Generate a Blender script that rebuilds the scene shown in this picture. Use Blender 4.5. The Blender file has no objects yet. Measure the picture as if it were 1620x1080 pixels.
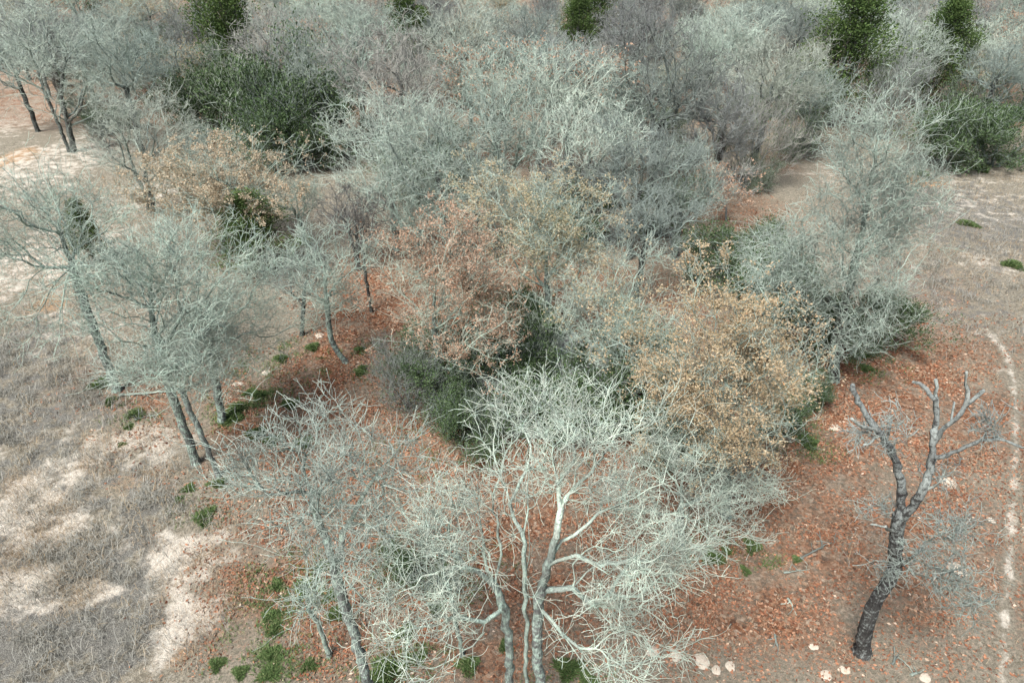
import bpy, math, random
import numpy as np
from mathutils import Vector

# ------------------------------------------------------------------ camera, sky, sun, exposure
scene = bpy.context.scene
H = 18.0
PITCH = math.radians(33.5)
F = 1080.0
cam_data = bpy.data.cameras.new('camera')
cam_data.sensor_width = 36.0
cam_data.lens = 24.0
cam_data.clip_end = 3000.0
cam = bpy.data.objects.new('camera', cam_data)
scene.collection.objects.link(cam)
cam.location = (0, 0, H)
cam.rotation_euler = (math.pi / 2 - PITCH, 0, 0)
scene.camera = cam

SUN_EL, SUN_AZ = math.radians(58), math.radians(215)      # azimuth clockwise from +Y
world = bpy.data.worlds.new('World')
scene.world = world
world.use_nodes = True
wn = world.node_tree
bg = wn.nodes['Background']
sky = wn.nodes.new('ShaderNodeTexSky')
sky.sky_type = 'NISHITA'
sky.sun_disc = False
sky.sun_elevation = SUN_EL
sky.sun_rotation = SUN_AZ
sky.air_density = 1.0
sky.dust_density = 4.0
sky.ozone_density = 1.0
wn.links.new(sky.outputs[0], bg.inputs[0])
bg.inputs[1].default_value = 0.068
sun_data = bpy.data.lights.new('sun', 'SUN')
sun_data.energy = 3.5
sun_data.angle = math.radians(24)
sun_data.color = (1.0, 0.985, 0.94)
sun = bpy.data.objects.new('sun', sun_data)
scene.collection.objects.link(sun)
sd = Vector((math.sin(SUN_AZ) * math.cos(SUN_EL), math.cos(SUN_AZ) * math.cos(SUN_EL), math.sin(SUN_EL)))
sun.rotation_euler = sd.to_track_quat('Z', 'Y').to_euler()
sun.location = (0, 0, 60)
scene.view_settings.view_transform = 'Standard'
scene.view_settings.look = 'None'
scene.view_settings.gamma = 1.0
scene.view_settings.use_curve_mapping = False
scene.view_settings.exposure = 0.8
scene.render.engine = 'CYCLES'
scene.cycles.use_denoising = True
scene.cycles.max_bounces = 4
scene.cycles.diffuse_bounces = 2
scene.cycles.use_adaptive_sampling = True
scene.cycles.adaptive_threshold = 0.025
scene.cycles.transparent_max_bounces = 4
scene.cycles.volume_bounces = 0

# ------------------------------------------------------------------ helpers
RNG = np.random.default_rng(7)
COL = scene.collection


def ray(px, py):
    x = (px - 810.0) / F
    y = -(py - 540.0) / F
    c, s = math.cos(PITCH), math.sin(PITCH)
    return np.array([x, c + y * s, -s + y * c])


def hgt(x, y):
    """ground relief in metres"""
    return (0.10 * np.sin(x * 0.23 + 1.0) * np.cos(y * 0.19) + 0.05 * np.sin(x * 0.61 + y * 0.47)
            + 0.03 * np.cos(x * 1.3 - y * 0.9))


def ground(px, py):
    d = ray(px, py)
    t = -H / d[2]
    p = d * t
    return np.array([p[0], p[1], 0.0])


def on_ground(px, py):
    g = ground(px, py)
    g[2] = float(hgt(g[0], g[1]))
    return g


def at_y(px, py, Y):
    d = ray(px, py)
    t = Y / d[1]
    return np.array([0, 0, H]) + d * t


def at_z(px, py, z):
    d = ray(px, py)
    t = (z - H) / d[2]
    return np.array([0, 0, H]) + d * t, t


def unit(v):
    return v / (np.linalg.norm(v, axis=-1, keepdims=True) + 1e-9)


def hash2(ix, iy, seed):
    n = (ix.astype(np.int64) * 374761393 + iy.astype(np.int64) * 668265263 + seed * 974634539) & 0x7fffffff
    n = ((n ^ (n >> 13)) * 1274126177) & 0x7fffffff
    n = (n ^ (n >> 16)) & 0xffff
    return n / 65535.0


def vnoise(x, y, seed=0):
    ix, iy = np.floor(x), np.floor(y)
    fx, fy = x - ix, y - iy
    fx, fy = fx * fx * (3 - 2 * fx), fy * fy * (3 - 2 * fy)
    a, b = hash2(ix, iy, seed), hash2(ix + 1, iy, seed)
    c, d = hash2(ix, iy + 1, seed), hash2(ix + 1, iy + 1, seed)
    return (a * (1 - fx) + b * fx) * (1 - fy) + (c * (1 - fx) + d * fx) * fy


def fbm(x, y, seed=0, octv=4):
    s, a, tot = 0.0, 1.0, 0.0
    for k in range(octv):
        s = s + a * vnoise(x * 2 ** k, y * 2 ** k, seed + k)
        tot += a
        a *= 0.55
    return s / tot


def mesh_from(name, verts, faces, attrs=None, smooth=True):
    """faces: (n,k) int array, or list of such arrays"""
    if isinstance(faces, np.ndarray):
        faces = [faces]
    faces = [f for f in faces if len(f)]
    me = bpy.data.meshes.new(name)
    nv = len(verts)
    me.vertices.add(nv)
    me.vertices.foreach_set('co', np.ascontiguousarray(verts, dtype=np.float32).ravel())
    loops = np.concatenate([f.ravel() for f in faces]).astype(np.int32)
    tot = np.concatenate([np.full(len(f), f.shape[1]) for f in faces]).astype(np.int32)
    start = np.concatenate([[0], np.cumsum(tot)[:-1]]).astype(np.int32)
    me.loops.add(len(loops))
    me.loops.foreach_set('vertex_index', loops)
    me.polygons.add(len(tot))
    me.polygons.foreach_set('loop_start', start)
    me.polygons.foreach_set('loop_total', tot)
    me.polygons.foreach_set('use_smooth', np.full(len(tot), smooth))
    for k, v in (attrs or {}).items():
        a = me.attributes.new(k, 'FLOAT', 'POINT')
        a.data.foreach_set('value', np.ascontiguousarray(v, dtype=np.float32))
    me.update(calc_edges=True)
    me.validate()
    return me


def add_obj(name, me, mat=None, parent=None, loc=None):
    o = bpy.data.objects.new(name, me)
    COL.objects.link(o)
    if mat is not None and me is not None and not me.materials:
        me.materials.append(mat)
    if parent is not None:
        o.parent = parent
    if loc is not None:
        o.location = [float(c) for c in loc]
    return o


def tag(o, label=None, cat=None, group=None, kind=None):
    if label:
        o['label'] = label
    if cat:
        o['category'] = cat
    if group:
        o['group'] = group
    if kind:
        o['kind'] = kind
    return o


# ------------------------------------------------------------------ materials
def new_mat(name):
    m = bpy.data.materials.new(name)
    m.use_nodes = True
    nt = m.node_tree
    return m, nt, nt.nodes['Principled BSDF']


def node(nt, typ, **kw):
    n = nt.nodes.new(typ)
    for k, v in kw.items():
        if k.startswith('i_'):
            n.inputs[k[2:].replace('_', ' ')].default_value = v
        else:
            setattr(n, k, v)
    return n


def ramp(nt, stops, interp='LINEAR'):
    r = nt.nodes.new('ShaderNodeValToRGB')
    r.color_ramp.interpolation = interp
    el = r.color_ramp.elements
    while len(el) < len(stops):
        el.new(0.5)
    for e, (p, c) in zip(el, stops):
        e.position = p
        e.color = (c[0], c[1], c[2], 1)
    return r


def mixc(nt, fac, a, b, blend='MIX'):
    m = nt.nodes.new('ShaderNodeMix')
    m.data_type = 'RGBA'
    m.blend_type = blend
    for idx, v in ((0, fac), (6, a), (7, b)):
        if hasattr(v, 'links') or hasattr(v, 'is_output'):
            nt.links.new(v, m.inputs[idx])
        elif idx == 0:
            m.inputs[0].default_value = v
        else:
            m.inputs[idx].default_value = (*v, 1)
    return m.outputs[2]


def bark_mat(name, thin, mid, thick, lich, lich_amt=0.5, var=None):
    """thin twigs -> limbs -> trunk, with patchy lichen"""
    m, nt, b = new_mat(name)
    at = node(nt, 'ShaderNodeAttribute', attribute_name='rad')
    mp = node(nt, 'ShaderNodeMapRange')
    mp.inputs[1].default_value = 0.005
    mp.inputs[2].default_value = 0.125
    nt.links.new(at.outputs['Fac'], mp.inputs[0])
    r = ramp(nt, [(0.0, thin), (0.12, [(a + c) / 2 for a, c in zip(thin, mid)]), (0.4, mid), (0.95, thick)])
    nt.links.new(mp.outputs[0], r.inputs[0])
    tc = node(nt, 'ShaderNodeTexCoord')
    nz = node(nt, 'ShaderNodeTexNoise', i_Scale=7.0, i_Detail=4.0, i_Roughness=0.68)
    nt.links.new(tc.outputs['Object'], nz.inputs['Vector'])
    cut = ramp(nt, [(0.44, (0, 0, 0)), (0.58, (lich_amt,) * 3)])
    nt.links.new(nz.outputs['Fac'], cut.inputs[0])
    c1 = mixc(nt, cut.outputs[0], r.outputs[0], lich)
    nz2 = node(nt, 'ShaderNodeTexNoise', i_Scale=1.1, i_Detail=2.0)
    nt.links.new(tc.outputs['Object'], nz2.inputs['Vector'])
    dk = ramp(nt, [(0.35, (0.62, 0.60, 0.60)), (0.65, (1.12, 1.12, 1.1))])
    nt.links.new(nz2.outputs['Fac'], dk.inputs[0])
    c2 = mixc(nt, 1.0, c1, dk.outputs[0], 'MULTIPLY')
    mpf = node(nt, 'ShaderNodeMapping')
    mpf.inputs['Scale'].default_value = (1, 1, 0.3)
    nt.links.new(tc.outputs['Object'], mpf.inputs[0])
    nf = node(nt, 'ShaderNodeTexNoise', i_Scale=24.0, i_Detail=4.0, i_Roughness=0.7)
    nt.links.new(mpf.outputs[0], nf.inputs['Vector'])
    fr = ramp(nt, [(0.32, (0.5, 0.5, 0.5)), (0.66, (1.25, 1.25, 1.25))])
    nt.links.new(nf.outputs['Fac'], fr.inputs[0])
    c2 = mixc(nt, mp.outputs[0], c2, mixc(nt, 1.0, c2, fr.outputs[0], 'MULTIPLY'))
    oi = node(nt, 'ShaderNodeObjectInfo')
    hs = ramp(nt, var or [(0.0, (0.80, 0.81, 0.82)), (0.5, (0.98, 1, 1)), (1.0, (1.14, 1.12, 1.09))])
    nt.links.new(oi.outputs['Random'], hs.inputs[0])
    c3 = mixc(nt, 1.0, c2, hs.outputs[0], 'MULTIPLY')
    nt.links.new(c3, b.inputs['Base Color'])
    b.inputs['Roughness'].default_value = 0.95
    b.inputs['Specular IOR Level'].default_value = 0.1
    # furrowed bark relief
    mpg = node(nt, 'ShaderNodeMapping')
    mpg.inputs['Scale'].default_value = (1, 1, 0.25)
    nt.links.new(tc.outputs['Object'], mpg.inputs[0])
    nb = node(nt, 'ShaderNodeTexNoise', i_Scale=28.0, i_Detail=3.0)
    nt.links.new(mpg.outputs[0], nb.inputs['Vector'])
    bp = node(nt, 'ShaderNodeBump', i_Strength=1.0, i_Distance=0.05)
    nt.links.new(nb.outputs['Fac'], bp.inputs['Height'])
    nt.links.new(bp.outputs[0], b.inputs['Normal'])
    return m


def leaf_mat(name, stops, rough=0.7, trans=0.25):
    m, nt, b = new_mat(name)
    at = node(nt, 'ShaderNodeAttribute', attribute_name='tint')
    r = ramp(nt, stops)
    nt.links.new(at.outputs['Fac'], r.inputs[0])
    nt.links.new(r.outputs[0], b.inputs['Base Color'])
    b.inputs['Roughness'].default_value = rough
    b.inputs['Specular IOR Level'].default_value = 0.2
    if trans:
        tr = node(nt, 'ShaderNodeBsdfTranslucent')
        nt.links.new(r.outputs[0], tr.inputs[0])
        mx = node(nt, 'ShaderNodeMixShader')
        mx.inputs[0].default_value = trans
        nt.links.new(b.outputs[0], mx.inputs[1])
        nt.links.new(tr.outputs[0], mx.inputs[2])
        nt.links.new(mx.outputs[0], nt.nodes['Material Output'].inputs[0])
    return m


M = {}
M['pale'] = bark_mat('lichen_bark_pale', (0.64, 0.70, 0.62), (0.41, 0.475, 0.425), (0.25, 0.255, 0.25), (0.55, 0.70, 0.615), 0.85)
M['mint'] = bark_mat('lichen_bark_mint', (0.55, 0.615, 0.54), (0.34, 0.40, 0.355), (0.19, 0.20, 0.195), (0.47, 0.63, 0.545), 0.8)
M['tall'] = bark_mat('lichen_bark_dark_trunk', (0.56, 0.62, 0.55), (0.30, 0.35, 0.315), (0.075, 0.075, 0.073), (0.50, 0.65, 0.565), 0.75)
WOODVAR = [(0.0, (0.62, 0.60, 0.60)), (0.3, (0.85, 0.87, 0.88)), (0.55, (1.0, 1.04, 1.02)), (0.8, (1.12, 1.06, 1.0)), (1.0, (1.3, 1.3, 1.24))]
M['grey'] = bark_mat('grey_bark', (0.46, 0.53, 0.49), (0.30, 0.37, 0.34), (0.09, 0.088, 0.085), (0.40, 0.47, 0.43), 0.4, WOODVAR)
M['mauve'] = bark_mat('mauve_grey_bark', (0.41, 0.43, 0.42), (0.27, 0.29, 0.285), (0.09, 0.085, 0.08), (0.34, 0.36, 0.34), 0.3, WOODVAR)
M['dark'] = bark_mat('dark_bark', (0.17, 0.155, 0.145), (0.10, 0.095, 0.09), (0.06, 0.056, 0.055), (0.25, 0.27, 0.25), 0.3)
M['dead'] = bark_mat('dead_bark', (0.40, 0.47, 0.42), (0.095, 0.095, 0.093), (0.08, 0.078, 0.077), (0.42, 0.46, 0.45), 0.75)


def weather_top(m, lo, hi):
    """bark bleached and crusted pale towards the broken top"""
    nt = m.node_tree
    cut = [n for n in nt.nodes if n.type == 'VALTORGB'][1]
    tc = [n for n in nt.nodes if n.type == 'TEX_COORD'][0]
    nz = [n for n in nt.nodes if n.type == 'TEX_NOISE'][0]
    nz.inputs['Scale'].default_value = 9.0
    sx = node(nt, 'ShaderNodeSeparateXYZ')
    nt.links.new(tc.outputs['Object'], sx.inputs[0])
    mr = node(nt, 'ShaderNodeMapRange')
    mr.inputs[1].default_value, mr.inputs[2].default_value = lo, hi
    mr.inputs[3].default_value, mr.inputs[4].default_value = -0.07, 0.085
    nt.links.new(sx.outputs[2], mr.inputs[0])
    ad = node(nt, 'ShaderNodeMath', operation='ADD')
    nt.links.new(nz.outputs['Fac'], ad.inputs[0])
    nt.links.new(mr.outputs[0], ad.inputs[1])
    nt.links.new(ad.outputs[0], cut.inputs[0])


weather_top(M['dead'], 2.5, 8.0)
M['tan_leaf'] = leaf_mat('tan_leaf', [(0, (0.27, 0.225, 0.15)), (0.35, (0.47, 0.39, 0.27)), (0.7, (0.62, 0.53, 0.40)), (1, (0.52, 0.34, 0.21))])
M['orange_leaf'] = leaf_mat('orange_leaf', [(0, (0.24, 0.20, 0.11)), (0.35, (0.47, 0.365, 0.225)), (0.75, (0.64, 0.53, 0.375)), (1, (0.50, 0.26, 0.12))])
M['rust_leaf'] = leaf_mat('rust_leaf', [(0, (0.22, 0.15, 0.10)), (0.4, (0.47, 0.31, 0.22)), (0.75, (0.60, 0.45, 0.34)), (1, (0.48, 0.20, 0.10))])
M['olive_leaf'] = leaf_mat('olive_leaf', [(0, (0.20, 0.19, 0.11)), (0.4, (0.43, 0.38, 0.24)), (0.7, (0.60, 0.51, 0.36)), (1, (0.50, 0.32, 0.19))])
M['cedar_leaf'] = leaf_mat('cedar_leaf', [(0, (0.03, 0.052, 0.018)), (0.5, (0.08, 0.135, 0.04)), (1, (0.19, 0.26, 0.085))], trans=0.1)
M['yaupon_leaf'] = leaf_mat('yaupon_leaf', [(0, (0.026, 0.044, 0.02)), (0.5, (0.068, 0.115, 0.048)), (1, (0.155, 0.215, 0.105))], rough=0.55, trans=0.1)
M['sage_leaf'] = leaf_mat('sage_leaf', [(0, (0.05, 0.075, 0.045)), (0.5, (0.11, 0.16, 0.09)), (1, (0.21, 0.26, 0.16))], trans=0.1)
M['tuft'] = leaf_mat('green_tuft', [(0, (0.05, 0.08, 0.03)), (0.55, (0.11, 0.18, 0.06)), (1, (0.26, 0.29, 0.14))], trans=0.15)
M['litter'] = leaf_mat('fallen_leaf', [(0, (0.13, 0.055, 0.035)), (0.35, (0.25, 0.105, 0.058)), (0.65, (0.39, 0.195, 0.115)), (0.9, (0.42, 0.29, 0.20)), (1, (0.56, 0.44, 0.34))], trans=0)
M['weed'] = leaf_mat('grey_weed', [(0, (0.14, 0.13, 0.10)), (0.4, (0.26, 0.255, 0.22)), (0.8, (0.44, 0.44, 0.40)), (1, (0.46, 0.35, 0.21))], trans=0.1)
M['tan_grass'] = leaf_mat('tan_grass', [(0, (0.20, 0.15, 0.10)), (0.5, (0.36, 0.28, 0.19)), (1, (0.52, 0.43, 0.31))], trans=0.1)


def ground_mat():
    m, nt, b = new_mat('woodland_ground')
    L = nt.links.new
    tc = node(nt, 'ShaderNodeTexCoord')
    P = tc.outputs['Object']

    def noise(scale, detail=4.0, rough=0.6):
        n = node(nt, 'ShaderNodeTexNoise', i_Scale=scale, i_Detail=detail, i_Roughness=rough)
        L(P, n.inputs['Vector'])
        return n.outputs['Fac']

    def attr(nm):
        return node(nt, 'ShaderNodeAttribute', attribute_name=nm).outputs['Fac']

    def thresh(a, nz, w, lo, hi):
        """smoothstep(lo, hi, a + w*(nz-0.5))"""
        m1 = node(nt, 'ShaderNodeMath', operation='MULTIPLY_ADD')
        L(nz, m1.inputs[0])
        m1.inputs[1].default_value = w
        m1.inputs[2].default_value = -w / 2
        m2 = node(nt, 'ShaderNodeMath', operation='ADD')
        L(a, m2.inputs[0])
        L(m1.outputs[0], m2.inputs[1])
        mr = node(nt, 'ShaderNodeMapRange', interpolation_type='SMOOTHSTEP')
        mr.inputs[1].default_value = lo
        mr.inputs[2].default_value = hi
        L(m2.outputs[0], mr.inputs[0])
        return mr.outputs[0]

    n_fine = noise(9.0, 5.0, 0.7)
    n_mid = noise(1.7, 5.0, 0.65)
    n_grit = noise(38.0, 3.0, 0.7)
    base = ramp(nt, [(0.3, (0.135, 0.12, 0.092)), (0.48, (0.25, 0.225, 0.175)), (0.68, (0.43, 0.395, 0.325))])
    L(n_fine, base.inputs[0])
    sand = ramp(nt, [(0.3, (0.46, 0.39, 0.32)), (0.5, (0.64, 0.585, 0.50)), (0.68, (0.78, 0.735, 0.655))])
    L(n_fine, sand.inputs[0])
    weed = ramp(nt, [(0.3, (0.10, 0.095, 0.085)), (0.5, (0.19, 0.185, 0.165)), (0.7, (0.33, 0.32, 0.29))])
    L(n_grit, weed.inputs[0])
    vo = node(nt, 'ShaderNodeTexVoronoi', i_Scale=11.0, i_Randomness=1.0)
    L(P, vo.inputs['Vector'])
    sep = node(nt, 'ShaderNodeSeparateColor')
    L(vo.outputs['Color'], sep.inputs[0])
    lit = ramp(nt, [(0.0, (0.07, 0.04, 0.03)), (0.3, (0.18, 0.078, 0.042)), (0.62, (0.31, 0.14, 0.075)), (0.86, (0.36, 0.21, 0.13)), (1.0, (0.46, 0.35, 0.265))])
    L(sep.outputs[0], lit.inputs[0])
    n_patch = noise(0.55, 5.0, 0.7)
    pr = ramp(nt, [(0.38, (0.0, 0.0, 0.0)), (0.60, (1.0, 1.0, 1.0))])
    L(n_patch, pr.inputs[0])
    lit2 = mixc(nt, pr.outputs[0], lit.outputs[0], mixc(nt, 0.7, lit.outputs[0], base.outputs[0]))
    oran = ramp(nt, [(0.3, (0.34, 0.22, 0.13)), (0.7, (0.54, 0.35, 0.20))])
    L(n_fine, oran.inputs[0])
    c = mixc(nt, thresh(attr('weed'), n_mid, 1.9, 0.36, 0.66), base.outputs[0], weed.outputs[0])
    c = mixc(nt, thresh(attr('orange'), n_fine, 1.2, 0.45, 0.95), c, oran.outputs[0])
    c = mixc(nt, thresh(attr('sand'), noise(1.1, 6.0, 0.72), 2.0, 0.42, 0.86), c, sand.outputs[0])
    c = mixc(nt, thresh(attr('litter'), n_fine, 1.5, 0.30, 0.70), c, lit2)
    gr = ramp(nt, [(0.33, (0.62, 0.62, 0.62)), (0.5, (1, 1, 1)), (0.68, (1.28, 1.27, 1.25))])
    L(n_grit, gr.inputs[0])
    c = mixc(nt, 1.0, c, gr.outputs[0], 'MULTIPLY')
    L(c, b.inputs['Base Color'])
    b.inputs['Roughness'].default_value = 1.0
    b.inputs['Specular IOR Level'].default_value = 0.05
    bp = node(nt, 'ShaderNodeBump', i_Strength=0.9, i_Distance=0.06)
    ad = node(nt, 'ShaderNodeMath', operation='ADD')
    L(n_fine, ad.inputs[0])
    L(n_grit, ad.inputs[1])
    L(ad.outputs[0], bp.inputs['Height'])
    L(bp.outputs[0], b.inputs['Normal'])
    return m


def soil_mat(name, lo, hi, dirt=None):
    m, nt, b = new_mat(name)
    tc = node(nt, 'ShaderNodeTexCoord')
    n = node(nt, 'ShaderNodeTexNoise', i_Scale=20.0, i_Detail=6.0, i_Roughness=0.8)
    nt.links.new(tc.outputs['Object'], n.inputs['Vector'])
    r = ramp(nt, [(0.3, lo), (0.7, hi)])
    nt.links.new(n.outputs['Fac'], r.inputs[0])
    col = r.outputs[0]
    if dirt:
        n2 = node(nt, 'ShaderNodeTexNoise', i_Scale=6.0, i_Detail=6.0, i_Roughness=0.8)
        nt.links.new(tc.outputs['Object'], n2.inputs['Vector'])
        at = node(nt, 'ShaderNodeAttribute', attribute_name='edge')
        ad = node(nt, 'ShaderNodeMath', operation='MULTIPLY_ADD')
        nt.links.new(at.outputs['Fac'], ad.inputs[0])
        ad.inputs[1].default_value = 0.38
        nt.links.new(n2.outputs['Fac'], ad.inputs[2])
        r2 = ramp(nt, [(0.46, (0, 0, 0)), (0.64, (0.95, 0.95, 0.95))])
        nt.links.new(ad.outputs[0], r2.inputs[0])
        col = mixc(nt, r2.outputs[0], col, dirt)
    nt.links.new(col, b.inputs['Base Color'])
    b.inputs['Roughness'].default_value = 1.0
    b.inputs['Specular IOR Level'].default_value = 0.05
    bp = node(nt, 'ShaderNodeBump', i_Strength=0.8, i_Distance=0.05)
    nt.links.new(n.outputs['Fac'], bp.inputs['Height'])
    nt.links.new(bp.outputs[0], b.inputs['Normal'])
    return m


M['ground'] = ground_mat()
M['sand'] = soil_mat('pale_sand', (0.50, 0.43, 0.345), (0.68, 0.61, 0.515), (0.30, 0.21, 0.16))
M['track'] = soil_mat('sandy_track', (0.38, 0.32, 0.26), (0.57, 0.50, 0.42), (0.28, 0.215, 0.16))

# ------------------------------------------------------------------ ground zones (laid out on the ground plane in metres)
def zone(cx, cy, rx, ry, w):
    g = ground(cx, cy)
    t = -H / ray(cx, cy)[2]
    y_far, y_near = ground(cx, cy - ry)[1], ground(cx, cy + ry)[1]
    return (g[0], (y_far + y_near) / 2, rx * t / F, (y_far - y_near) / 2, w)


ZONES = {
    'green': [zone(*a) for a in [(440, 590, 70, 50, 0.7), (385, 660, 60, 35, 0.8), (460, 950, 70, 60, 0.7), (520, 1000, 80, 60, 0.5), (640, 1060, 80, 30, 0.8), (1160, 872, 60, 22, 0.7), (700, 900, 90, 40, 0.6),
                                 (900, 1060, 60, 25, 0.7), (200, 660, 60, 35, 0.5), (330, 820, 60, 30, 0.4), (400, 1050, 60, 40, 0.6), (1370, 575, 50, 25, 0.6), (1280, 690, 40, 30, 0.7), (560, 575, 40, 30, 0.5), (1100, 860, 60, 30, 0.6), (660, 720, 60, 50, 0.5)]],
    'litter': [zone(*a) for a in [
        (1500, 560, 160, 60, 0.62), (1570, 690, 110, 120, 0.68), (1480, 460, 120, 60, 0.42),         (700, 900, 330, 230, 0.85), (560, 560, 120, 190, 0.8), (430, 680, 160, 120, 0.6), (1400, 640, 190, 130, 0.85),
        (1330, 850, 230, 220, 0.72), (1180, 980, 260, 160, 0.7), (1540, 900, 160, 220, 0.55), (860, 560, 330, 160, 0.9),
        (900, 760, 300, 160, 0.8), (1500, 720, 140, 120, 0.5), (420, 880, 90, 120, 0.5), (230, 680, 90, 70, 0.4),
        (420, 960, 120, 140, 0.55), (300, 620, 200, 60, 0.55), (1230, 260, 60, 30, 0.5), (640, 380, 150, 60, 0.4),
        (1150, 340, 130, 60, 0.6), (900, 250, 400, 80, 0.5), (560, 1010, 120, 90, 0.6), (240, 780, 60, 40, 0.35), (130, 600, 60, 30, 0.4)]],
    'sand': [zone(*a) for a in [
        (10, 125, 110, 35, 0.9),         (30, 180, 110, 60, 0.78), (60, 270, 130, 70, 0.66), (60, 420, 130, 90, 0.66), (230, 310, 110, 50, 0.55), (130, 520, 150, 60, 0.5),
        (300, 985, 75, 75, 0.95), (300, 885, 70, 45, 0.9), (148, 920, 45, 28, 1.05), (200, 720, 120, 45, 0.75), (60, 690, 90, 50, 0.45),
        (30, 820, 120, 60, 0.8), (20, 940, 100, 55, 0.95), (100, 760, 100, 35, 0.8), (130, 860, 80, 30, 0.6), (1560, 330, 150, 60, 0.5), (1590, 420, 90, 40, 0.5),
        (1450, 400, 120, 60, 0.38), (1500, 520, 160, 60, 0.4), (1300, 270, 70, 30, 0.45), (1560, 590, 60, 40, 0.45), (1520, 280, 130, 25, 0.5),
        (1280, 800, 70, 80, 0.32), (1560, 780, 60, 100, 0.42), (160, 580, 60, 30, 0.5), (420, 600, 50, 40, 0.35)]],
    'weed': [zone(*a) for a in [
        (90, 660, 130, 50, 0.62), (180, 760, 110, 50, 0.5), (20, 560, 120, 60, 0.6), (120, 800, 110, 40, 0.55),         (90, 1010, 200, 120, 0.72), (190, 900, 110, 80, 0.62), (40, 860, 120, 60, 0.5), (60, 740, 120, 50, 0.55), (40, 620, 110, 60, 0.55),
        (60, 530, 100, 40, 0.55), (60, 350, 90, 30, 0.35), (1540, 350, 170, 90, 0.6), (1480, 470, 170, 70, 0.5), (1590, 500, 60, 60, 0.4),
        (200, 820, 60, 40, 0.6), (250, 1000, 60, 70, 0.4), (1440, 880, 80, 60, 0.3)]],
    'orange': [zone(*a) for a in [
        (15, 255, 35, 25, 1.0), (1455, 288, 45, 10, 1.0), (300, 1040, 40, 40, 0.75), (225, 770, 45, 50, 0.6), (70, 490, 50, 30, 0.7),
        (130, 510, 50, 25, 0.6), (115, 935, 25, 25, 0.5), (180, 245, 60, 20, 0.5), (1540, 430, 40, 15, 0.5)]],
}


def zmask(nm, x, y):
    wx = x + 1.6 * (fbm(x * 0.45, y * 0.45, 11, 3) - 0.5) * 2
    wy = y + 1.6 * (fbm(x * 0.45, y * 0.45, 23, 3) - 0.5) * 2
    out = np.zeros_like(x)
    for cx, cy, rx, ry, w in ZONES[nm]:
        d = np.sqrt(((wx - cx) / rx) ** 2 + ((wy - cy) / ry) ** 2)
        out = np.maximum(out, w * np.clip(1.35 - d * 0.85, 0, 1))
    return np.clip(out, 0, 1)


def build_ground():
    def axis(lo, hi, step, far_lo, far_hi):
        a = list(np.arange(lo, hi, step))
        s, v = step, a[-1]
        while v < far_hi:
            s *= 1.12
            v += s
            a.append(v)
        s, v = step, a[0]
        b = []
        while v > far_lo:
            s *= 1.12
            v -= s
            b.append(v)
        return np.array(b[::-1] + a)
    xs = axis(-24, 24, 0.2, -900, 900)
    ys = axis(4, 50, 0.2, -120, 1800)
    X, Y = np.meshgrid(xs, ys)
    x, y = X.ravel(), Y.ravel()
    z = hgt(x, y) + 0.08 * (fbm(x * 0.8, y * 0.8, 5, 2) - 0.5)
    nx, ny = len(xs), len(ys)
    i = (np.arange(ny - 1)[:, None] * nx + np.arange(nx - 1)[None, :]).ravel()
    f = np.stack([i, i + 1, i + nx + 1, i + nx], 1)
    at = {k: zmask(k, x, y) for k in ZONES}
    wood = np.clip((y - 42) / 8, 0, 1) * (x > -22) * (x < 90)
    at['litter'] = np.maximum(at['litter'], 0.6 * np.clip((y - 55) / 10, 0, 1))
    me = mesh_from('ground', np.stack([x, y, z], 1), f, at)
    tag(add_obj('ground', me, M['ground']), 'sandy woodland floor with rust leaf litter and pale bare patches', None, None, 'structure')


build_ground()


def build_path():
    px = [(1560, 520), (1582, 548), (1600, 585), (1606, 640), (1604, 720), (1600, 800), (1596, 880), (1590, 960), (1586, 1030), (1580, 1110), (1576, 1180)]
    c = np.array([ground(*p) for p in px])
    t = np.linspace(0, len(c) - 1, 160)
    cx, cy = np.interp(t, range(len(c)), c[:, 0]), np.interp(t, range(len(c)), c[:, 1])
    k = 11
    V = []
    for i in range(160):
        wl = 0.30 + 0.22 * (vnoise(np.array([i * 0.4]), np.array([0.3]), 3)[0] - 0.5)
        wr = 0.30 + 0.22 * (vnoise(np.array([i * 0.4]), np.array([9.3]), 4)[0] - 0.5)
        for j in range(k):
            u = j / (k - 1)
            V.append((cx[i] - wl + (wl + wr) * u, cy[i], 0.016))
    V = np.array(V)
    V[:, 2] += hgt(V[:, 0], V[:, 1]) + 0.08 * (fbm(V[:, 0] * 0.8, V[:, 1] * 0.8, 5, 2) - 0.5)
    i = (np.arange(159)[:, None] * k + np.arange(k - 1)[None, :]).ravel()
    w = np.tile(np.clip(1.25 - np.abs(np.linspace(-1, 1, k)) * 1.25, 0, 1), 160)       # bare in the wheel rut, like its surroundings at the rim
    at = {q: zmask(q, V[:, 0], V[:, 1]) for q in ZONES}
    at['sand'] = at['sand'] * (1 - w) + 0.60 * w
    for q in ('litter', 'weed', 'orange'):
        at[q] = at[q] * (1 - 0.62 * w)
    me = mesh_from('path', V, np.stack([i, i + 1, i + k + 1, i + k], 1), at)
    tag(add_obj('path', me, M['ground']), 'narrow pale sandy wheel track', None, None, 'structure')


build_path()

# ------------------------------------------------------------------ tree growing
def resample(pts, step, wig, rng):
    pts = np.asarray(pts, float)
    d = np.concatenate([[0], np.cumsum(np.linalg.norm(np.diff(pts, axis=0), axis=1))])
    n = max(2, int(d[-1] / step) + 1)
    s = np.linspace(0, d[-1], n)
    out = np.stack([np.interp(s, d, pts[:, k]) for k in range(3)], 1)
    for _ in range(5):
        if n > 2:
            out[1:-1] = 0.25 * out[:-2] + 0.5 * out[1:-1] + 0.25 * out[2:]
    if n > 2 and wig:
        out[1:-1] += rng.normal(0, wig, (n - 2, 3))
    return out


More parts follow.
